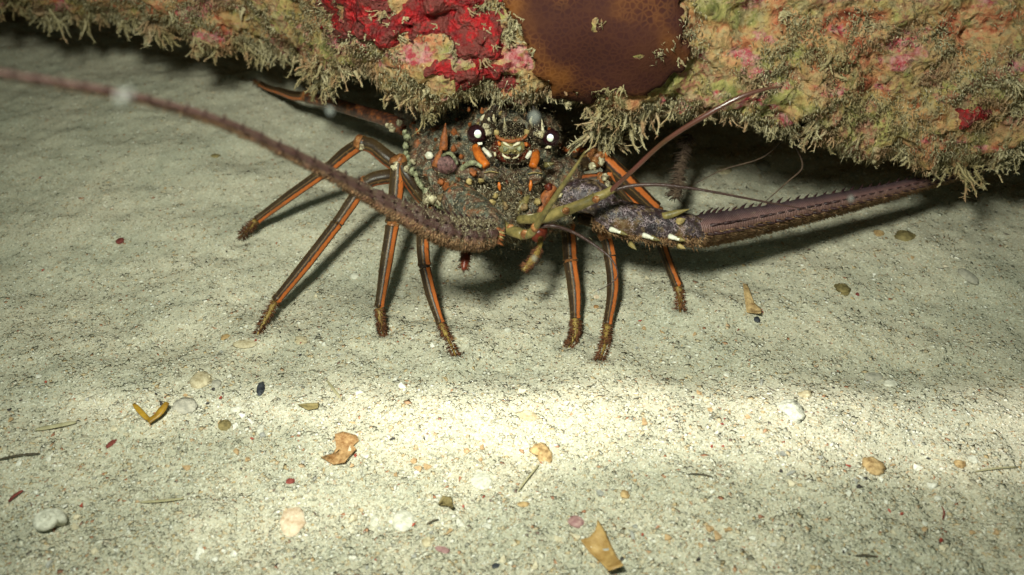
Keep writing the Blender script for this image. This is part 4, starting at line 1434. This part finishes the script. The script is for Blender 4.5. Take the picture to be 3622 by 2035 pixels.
BEIGE = pmat("beige_stone", (0.34, 0.27, 0.15), (0.62, 0.54, 0.36))
GREYST = pmat("grey_stone", (0.26, 0.25, 0.20), (0.46, 0.43, 0.34))
WHITEST = pmat("white_shell_stone", (0.42, 0.41, 0.32), (0.72, 0.70, 0.58), 420)
PINKST = pmat("peach_stone", (0.46, 0.32, 0.20), (0.74, 0.62, 0.46), 300)
BLACKST = pmat("black_stone", (0.012, 0.014, 0.018), (0.06, 0.065, 0.075), 500, 0.4)
REDST = pmat("red_fragment", (0.12, 0.025, 0.02), (0.26, 0.06, 0.045), 300, 0.7)
TAN = pmat("tan_rubble", (0.22, 0.13, 0.05), (0.60, 0.42, 0.20), 300)
LEAFM = pmat("dead_leaf", (0.30, 0.17, 0.05), (0.52, 0.34, 0.13), 120, 0.5)
ORLEAF = pmat("orange_leaf", (0.22, 0.10, 0.03), (0.50, 0.31, 0.14), 400, 0.7)
WEEDM = pmat("brown_weed", (0.16, 0.08, 0.010), (0.34, 0.20, 0.02), 150, 0.4)
PURPST = pmat("purple_shell", (0.22, 0.09, 0.10), (0.48, 0.30, 0.27), 250, 0.5)
OLIVEST = pmat("olive_debris", (0.10, 0.08, 0.03), (0.28, 0.22, 0.09), 300, 0.7)
GRASS = pmat("dry_seagrass", (0.26, 0.23, 0.12), (0.44, 0.40, 0.24), 150, 0.7)
DGRASS = pmat("dark_seagrass", (0.05, 0.04, 0.025), (0.10, 0.08, 0.05), 150, 0.6)


def px(u, v):
    return 0.0002875 * project(foot(u, v))[2]


def stone(name, u, v, w, h, mat, label, cat, rot=0.0, rough=0.16, flat=0.5, seed=None, sink=0.3, group=None):
    """w, h: breadth and height in photo pixels"""
    p = foot(u, v + h * 0.10)
    s = px(u, v)
    w, h = w * 0.82, h * 0.82
    rx_, ry_ = w * s / 2, h * s / 2 / 0.72
    rz_ = 0.75 * flat * min(rx_, ry_)
    sink = max(sink, 0.5)
    R_ = np.array(Euler((0, 0, rot)).to_matrix())
    V, F = sphere_vf((0, 0, 0), (1, 1, 1), 22, 14, 0, 0)
    sd = seed if seed is not None else int(u + v)
    V = V * (1 + rough * fbm(V + sd, 1.3, 2, sd) + rough * 0.8 * fbm(V + sd, 4.0, 3, sd + 1))[:, None]
    V = (V * (rx_, ry_, rz_)) @ R_.T
    o = link(name, mesh_from(name, V, F), mat, loc=(p[0], p[1], p[2] + rz_ * (1 - 2 * sink)))
    return tag(o, label, cat, group)


def blade(name, pts, w, mat, label, cat, lift=0.0012, group=None, thick=0.0003):
    """thin strip lying on the sand, w in photo pixels"""
    c = [foot(u, v, lift) for u, v in pts]
    s = px(*pts[0]) * w / 2
    c_ = catmull(c, 14)
    c_[:, 2] += 0.0006 * np.sin(np.linspace(0, 3, 14))
    rr = s * np.array([0.5, 0.85, 1, 1, 1, 0.95, 0.9, 0.5])
    V, F, U = tube(c_, np.interp(np.linspace(0, 1, 14), np.linspace(0, 1, 8), rr), sides=10, resample=False, aspect=0.28, ref=(0, 0, 1))
    o = add(name, V, F, mat)
    return tag(o, label, cat, group)


def leafy(name, uvp, mat, label, cat, curl=0.004, lift=0.0006, thick=0.0004):
    """curled flat fragment with real thickness, outline in photo pixels on the sand"""
    uvp = np.array(uvp, float)
    n = len(uvp)
    ctr = uvp.mean(axis=0)
    rings = [1.0, 0.8, 0.55, 0.28]
    V = []
    R0 = np.abs(uvp - ctr).max()
    for side in (0, 1):
        for r in rings:
            for q in uvp:
                w_ = ctr + (q - ctr) * r
                p = foot(w_[0], w_[1], lift)
                k = (w_ - ctr) / R0
                p = p + np.array([0, 0, curl * (abs(k[0] * 0.6 + k[1] * 0.8) ** 1.5) + 0.0006 * math.sin(w_[0] * 0.09) * math.cos(w_[1] * 0.11) + (thick if side == 0 else 0)])
                V.append(p)
        p = foot(ctr[0], ctr[1], lift)
        V.append(p + np.array([0, 0, thick if side == 0 else 0]))
    S = 4 * n + 1
    F = []
    for side in (0, 1):
        o_ = side * S
        for r in range(3):
            for k in range(n):
                f = (o_ + r * n + k, o_ + r * n + (k + 1) % n, o_ + (r + 1) * n + (k + 1) % n, o_ + (r + 1) * n + k)
                F.append(f if side == 0 else f[::-1])
        for k in range(n):
            f = (o_ + 3 * n + k, o_ + 3 * n + (k + 1) % n, o_ + 4 * n)
            F.append(f if side == 0 else f[::-1])
    F += [(k, S + k, S + (k + 1) % n, (k + 1) % n) for k in range(n)]
    o = add(name, V, F, mat)
    return tag(o, label, cat)


stone("stone", 708, 1338, 92, 72, BEIGE, "squarish beige stone left of the small black stone", "stone", 0.3, 0.2)
stone("stone", 652, 1428, 84, 76, GREYST, "grey lumpy stone just right of the forked brown weed", "stone", 0.8, 0.22)
stone("stone", 765, 1355, 44, 44, GREYST, "small pale stone touching the squarish beige stone", "stone", 0.2)
stone("stone", 795, 1500, 58, 50, OLIVEST, "small olive brown pebble between the grey lumpy stone and the bright sand", "stone", 0.5, 0.1)
stone("stone", 836, 1445, 46, 30, WHITEST, "pale oblong pebble below the black stone", "stone", 0.7, 0.1)
stone("stone", 922, 1516, 30, 42, WHITEST, "small white oval pebble standing out in the left sand", "stone", 0.1, 0.06)
stone("stone", 922, 1370, 36, 66, BLACKST, "upright black pitted stone on the left sand", "stone", 0.05, 0.12, 0.8)
stone("shell_fragment", 395, 1563, 26, 46, REDST, "dark red shell scrap below the forked brown weed", "shell", -0.5, 0.2)
stone("stone", 425, 850, 34, 30, REDST, "dark red round pebble alone on the upper left sand", "stone", 0.0, 0.12, 0.8)
stone("shell_fragment", 1030, 1700, 42, 26, REDST, "rust red chip above the peach pebble", "shell", 0.4, 0.3)
stone("stone", 1035, 1832, 112, 116, PINKST, "large flat peach coloured pebble in the lower left sand", "stone", 0.2, 0.10, 0.35)
stone("stone", 1427, 1834, 100, 82, WHITEST, "large smooth white pebble beside a smaller white one", "stone", 0.1, 0.06, 0.4)
stone("stone", 1325, 1838, 38, 44, WHITEST, "small white pebble left of the large smooth white pebble", "stone", 0.1, 0.06, 0.5)
stone("shell", 1700, 1692, 92, 76, WHITEST, "flat white shell disc below the bright streak of sand", "shell", 0.6, 0.08, 0.3)
stone("stone", 1916, 1592, 76, 76, TAN, "rough tan lump on the bright sand right of centre", "stone", 0.4, 0.28, 0.7)
stone("stone", 1866, 1468, 96, 44, BEIGE, "long cream stone along the upper edge of the bright sand", "stone", -0.1, 0.2, 0.6)
big_w = stone("coral_rubble", 2800, 1440, 96, 88, WHITEST, "bright white knobbly coral lump on the right of the bright sand", "coral", 0.3, 0.25, 0.8)
stone("coral_rubble", 2850, 1392, 62, 34, BEIGE, "cream coral piece leaning behind the bright white coral lump", "coral", 0.3, 0.3, 0.6)
stone("shell_fragment", 2038, 1842, 70, 46, PURPST, "purple pink shell piece in the lower middle sand", "shell", -0.6, 0.14, 0.6)
stone("shell_fragment", 1565, 1942, 60, 24, PURPST, "dull purple shell scrap low in the middle sand", "shell", -0.4, 0.2, 0.5)
stone("stone", 1512, 1915, 46, 36, BEIGE, "pale stone touching the dull purple shell scrap", "stone", 0.3, 0.2, 0.6)
stone("stone", 3085, 1642, 96, 66, TAN, "brown mottled stone in the right sand below the bright streak", "stone", -0.5, 0.18, 0.6)
stone("stone", 3395, 1638, 52, 32, TAN, "small brown pebble near the right edge, below the bright streak", "stone", 0.2, 0.12, 0.6)
stone("stone", 3442, 1622, 44, 34, WHITEST, "small white pebble beside a brown one near the right edge", "stone", 0.2, 0.1, 0.6)
stone("shell", 3150, 1354, 62, 34, WHITEST, "half buried grey white clam shell above the bright streak at right", "shell", 0.1, 0.05, 0.6)
stone("stone", 3090, 1330, 80, 40, GREYST, "flat grey stone just left of the half buried clam shell", "stone", 0.1, 0.1, 0.3)
stone("stone", 3425, 970, 56, 84, GREYST, "grey green finger shaped stone at the far right", "stone", 0.35, 0.08, 0.7)
stone("stone", 3205, 830, 88, 52, OLIVEST, "dark mottled stone in the shade behind the ringed antenna", "stone", 0.1, 0.2, 0.6)
stone("stone", 3105, 822, 54, 34, TAN, "orange brown pebble left of the dark mottled stone", "stone", 0.1, 0.2, 0.5)
stone("stone", 2978, 1018, 66, 60, OLIVEST, "olive brown rubble piece beside the red bead", "stone", 0.4, 0.25, 0.6)
stone("bead", 3033, 1040, 17, 16, REDST, "tiny bright red bead on the right sand", "bead", 0, 0.03, 0.9)
stone("stone", 2678, 1128, 30, 26, BLACKST, "black bit at the foot of the standing brown shell scrap", "stone", 0, 0.25, 0.8)
stone("shell_fragment", 800, 1190, 46, 28, TAN, "small brown shell beside the claw of the second left leg", "shell", 0.1, 0.2, 0.6)
stone("shell", 868, 1212, 100, 40, BEIGE, "long flat cream shell under the claw of the second left leg", "shell", 0.1, 0.1, 0.35)
stone("shell", 1254, 974, 38, 30, WHITEST, "white curled shell chip between the two middle left legs", "shell", 0.2, 0.25, 0.5)
stone("shell_fragment", 1065, 1200, 60, 42, BEIGE, "cream shell cluster right of the second left claw", "shell", 0.4, 0.35, 0.4)
stone("stone", 2108, 1084, 22, 18, ORLEAF, "little orange fragment between the two right front legs", "stone", 0.2, 0.2, 0.6)
stone("stone", 2110, 1048, 26, 20, PINKST, "round pinkish pebble between the two right front legs", "stone", 0.2, 0.05, 0.6)
stone("stone", 1796, 1165, 34, 24, WHITEST, "flat white chip on the sand midway between the front legs", "stone", 0.2, 0.2, 0.3)
stone("stone", 2562, 600, 64, 40, BEIGE, "pale stone in the dim sand behind the thin hanging threads", "stone", 0.1, 0.15, 0.6)
stone("stone", 2700, 580, 60, 52, GREYST, "round grey stone in the dim sand under the rock's fringe", "stone", 0.1, 0.1, 0.8)
stone("stone", 760, 550, 44, 22, OLIVEST, "small olive oval pebble on the upper left sand under the antenna", "stone", 0.1, 0.1, 0.5)
stone("stone", 1755, 2000, 40, 20, BLACKST, "black flat pebble at the bottom edge of the middle sand", "stone", 0.1, 0.1, 0.5)
stone("stone", 2210, 1745, 40, 34, TAN, "orange brown pebble under the bright sand, right of centre", "stone", 0.3, 0.2, 0.6)
stone("shell_fragment", 1850, 1782, 54, 22, TAN, "thin tan shell sliver right of the bent olive leaf", "shell", 0.1, 0.1, 0.5)

# the small curled white snail shell at lower left
c0 = foot(172, 1850, 0.003)
sp = []
for k in range(60):
    t = k / 59
    a = t * 4.6 * math.pi
    r = 0.0042 * (1 - t) + 0.0004
    sp.append(c0 + np.array([math.cos(a) * r, math.sin(a) * r * 0.9, 0.0035 * t + 0.0005]))
V, F, U = tube(np.array(sp), np.interp(np.linspace(0, 1, 60), [0, 1], [0.0027, 0.0006]), sides=12, resample=False, ref=(0, 0, 1))
o = add("snail_shell", V, F, WHITEST)
tag(o, "white coiled snail shell at the lower left of the sand", "shell")

blade("weed_fork", [(472, 1428), (500, 1462), (528, 1488)], 20, WEEDM, "left arm and stem of the forked golden brown weed lying on the sand", "weed", 0.003)
o = bpy.data.objects["weed_fork"]
wf = o
a_ = [foot(524, 1492, .003), foot(560, 1465, .004), foot(592, 1424, .005)]
V, F, U = tube(a_, [.0018, .0016, .0020, .0012], n=14, sides=10, aspect=0.4, ref=(0, 0, 1))
add("weed_branch", V, F, WEEDM, wf)
wf["label"] = "forked golden brown weed scrap lying on the left sand"
wf.name = "forked_weed"
blade("seagrass_blade", [(-10, 1628), (60, 1615), (140, 1605)], 11, DGRASS, "dark seagrass blade at the left edge of the sand", "seagrass")
blade("seagrass_blade", [(125, 1520), (190, 1512), (270, 1494)], 20, GRASS, "wide pale seagrass blade on the left sand above the dark blade", "seagrass")
blade("seagrass_blade", [(495, 1777), (570, 1775), (650, 1764)], 12, GRASS, "pale seagrass blade on the lower left sand, above the peach pebble", "seagrass")
blade("seagrass_blade", [(1155, 1345), (1180, 1380), (1208, 1415)], 10, GRASS, "short grey seagrass stalk above the torn orange leaf", "seagrass")
blade("seagrass_blade", [(1905, 1645), (1870, 1690), (1832, 1738)], 7, GRASS, "thin grass stalk pointing down from the rough tan lump", "seagrass")
blade("seagrass_blade", [(3450, 1668), (3520, 1660), (3600, 1652)], 8, GRASS, "long thin grass stalk at the right edge of the sand", "seagrass")
blade("seagrass_blade", [(2435, 1676), (2480, 1681), (2518, 1686)], 6, DGRASS, "thin dark stick right of the middle, below the bright sand", "seagrass")
blade("stick", [(3025, 1966), (3060, 1968), (3100, 1970)], 9, DGRASS, "short straight dark stick on the lower right sand", "stick")
blade("stick", [(1508, 1855), (1530, 1846), (1552, 1838)], 7, DGRASS, "short dark red stick right of the large smooth white pebble", "stick")
blade("stick", [(3330, 1790), (3338, 1815), (3334, 1840)], 6, REDST, "thin reddish twig on the lower right sand", "stick")
blade("twig", [(30, 1775), (55, 1755), (82, 1735)], 14, REDST, "dark red weed scrap at the lower left edge", "weed")
leafy("torn_leaf", [(1136, 1622), (1175, 1610), (1190, 1590), (1186, 1552), (1215, 1541), (1262, 1545), (1270, 1560), (1250, 1580), (1262, 1600), (1240, 1625), (1222, 1650), (1180, 1648)], ORLEAF,
      "torn orange brown leaf scrap on the bright sand left of centre", "leaf", 0.005)
leafy("dead_leaf", [(2052, 1930), (2085, 1918), (2105, 1895), (2112, 1862), (2140, 1890), (2165, 1940), (2180, 1990), (2200, 2050), (2150, 2050), (2120, 1995), (2085, 1960)], LEAFM,
      "large creased tan leaf at the bottom edge", "leaf", 0.006)
leafy("bent_leaf", [(1550, 1795), (1566, 1775), (1598, 1765), (1602, 1790), (1606, 1816), (1598, 1818), (1590, 1795), (1570, 1790)], OLIVEST, "small bent olive leaf above the stick by the white pebble", "leaf", 0.005)
leafy("shell_scrap", [(2622, 1035), (2640, 1030), (2668, 1075), (2690, 1115), (2685, 1140), (2668, 1120), (2640, 1110), (2632, 1070)], TAN, "long brown shell scrap standing in the sand right of the lobster's last claw", "shell", 0.005)
leafy("leaf_scrap", [(1055, 1440), (1085, 1430), (1130, 1432), (1125, 1448), (1090, 1455)], OLIVEST, "flat golden brown scrap above the left end of the bright sand", "leaf", 0.002)

# countable small chips: one source of each kind, copied
chip_src = []
for k in range(8):
    r = np.random.default_rng(300 + k)
    n = int(r.integers(6, 9))
    ang = np.sort(r.uniform(0, 2 * math.pi, n))
    rr = r.uniform(0.65, 1.15, n)
    ring = np.column_stack([np.cos(ang) * rr, np.sin(ang) * rr * r.uniform(0.5, 0.9), 0.10 * r.normal(size=n)])
    V = np.vstack([ring * [1, 1, 1] + [0, 0, -0.12], ring * [0.92, 0.92, 1] + [0, 0, 0.10], [[0.05, 0.0, 0.28]]])
    F = [(i, (i + 1) % n, n + (i + 1) % n, n + i) for i in range(n)] + [(n + i, n + (i + 1) % n, 2 * n) for i in range(n)] + [tuple(range(n - 1, -1, -1))]
    chip_src.append((V, F))
CHIP = []
for mname, c1, c2 in (("chip_white", (0.60, 0.58, 0.48), (0.80, 0.78, 0.68)), ("chip_cream", (0.48, 0.42, 0.28), (0.70, 0.62, 0.44)), ("chip_tan", (0.34, 0.22, 0.11), (0.56, 0.38, 0.20)), ("chip_grey", (0.28, 0.28, 0.25), (0.44, 0.43, 0.38))):
    CHIP.append(mat_mottled(mname, c1, c2, 400, 0.55, 0.0003))
BLK = mat_mottled("chip_black", (0.015, 0.014, 0.014), (0.07, 0.06, 0.055), 500, 0.5)
REDC = mat_mottled("chip_red", (0.22, 0.03, 0.02), (0.46, 0.10, 0.06), 500, 0.5)
kinds = [("white_shell_chip", CHIP[0], "small white shell chip lying loose on the sand", "white shell chips on the sand", 60),
         ("cream_shell_chip", CHIP[1], "small cream shell chip lying loose on the sand", "cream shell chips on the sand", 70),
         ("tan_shell_chip", CHIP[2], "small tan shell chip lying loose on the sand", "tan shell chips on the sand", 50),
         ("grey_shell_chip", CHIP[3], "small grey shell chip lying loose on the sand", "grey shell chips on the sand", 40),
         ("black_grain", BLK, "tiny black stone lying loose on the sand", "tiny black stones on the sand", 48),
         ("red_grain", REDC, "tiny red brown shell bit lying loose on the sand", "tiny red shell bits on the sand", 30)]
for name, mt, label, group, cnt in kinds:
    protos = []
    for k in range(4 if cnt > 30 else 2):
        V, F = chip_src[(k * 2 + len(name)) % 8]
        me = mesh_from(name, V, F, smooth=False)
        me.materials.append(mt)
        protos.append(me)
    first = None
    heaps = [(rng.uniform(60, 3560), 1000 + 1000 * rng.random()) for _ in range(12)] + [(700, 1380), (1060, 1210), (1210, 1600), (2140, 1960), (3080, 1660), (1440, 1850)]
    for k in range(cnt):
        for _try in range(20):
            u, v = rng.uniform(30, 3590), 560 + 1460 * rng.random() ** 0.75
            if rng.random() < 0.6:
                hu, hv = heaps[int(rng.integers(0, len(heaps)))]
                u, v = float(np.clip(hu + rng.normal(0, 70), 5, 3615)), float(np.clip(hv + rng.normal(0, 35), 560, 2030))
            if v > 900 or u < 1100 or u > 2600:
                break
        p = foot(u, v, 0.0006)
        if first is None:
            o = link(name, protos[0])
            first = o
        else:
            o = first.copy()
            o.data = protos[k % len(protos)]
            col.objects.link(o)
        o.location = tuple(p)
        s = (rng.uniform(0.0008, 0.0019) if "grain" not in name else rng.uniform(0.0006, 0.0012)) * (1.0 + 0.35 * (v > 1300))
        o.scale = (s, s, s * rng.uniform(0.8, 1.5))
        o.rotation_euler = (rng.normal(0, 0.3), rng.normal(0, 0.3), rng.uniform(0, 6.28))
        tag(o, label, "shell" if "shell" in name or "red" in name else "stone", group)

# ------------------------------------------------------------------ specks drifting in the water near the lens
m = Mat("drifting_speck", 0.8, 0.2)
m.color((0.20, 0.21, 0.19))
m.b.inputs['Alpha'].default_value = 0.30
M_SPECK = m.m
for u, v, d, r, label in ((428, 345, .150, .0009, "pale blurred speck drifting over the far left antenna"), (455, 330, .152, .0007, "second pale blurred speck touching the one on the left antenna"),
                          (1167, 393, .230, .0010, "grey round speck drifting under the back left leg"), (1890, 415, .300, .0020, "grey round speck drifting over the right horn"),
                          (3010, 704, .300, .0011, "whitish speck drifting over the ringed antenna"), (1890, 914, .330, .0011, "grey speck drifting beside the short feeding leg")):
    V, F = sphere_vf(P(u, v, d), (r, r, r * 1.1), 12, 8, 0.12, u)
    o = add("drifting_speck", V, F, M_SPECK)
    tag(o, label, "speck", "specks drifting in the water")
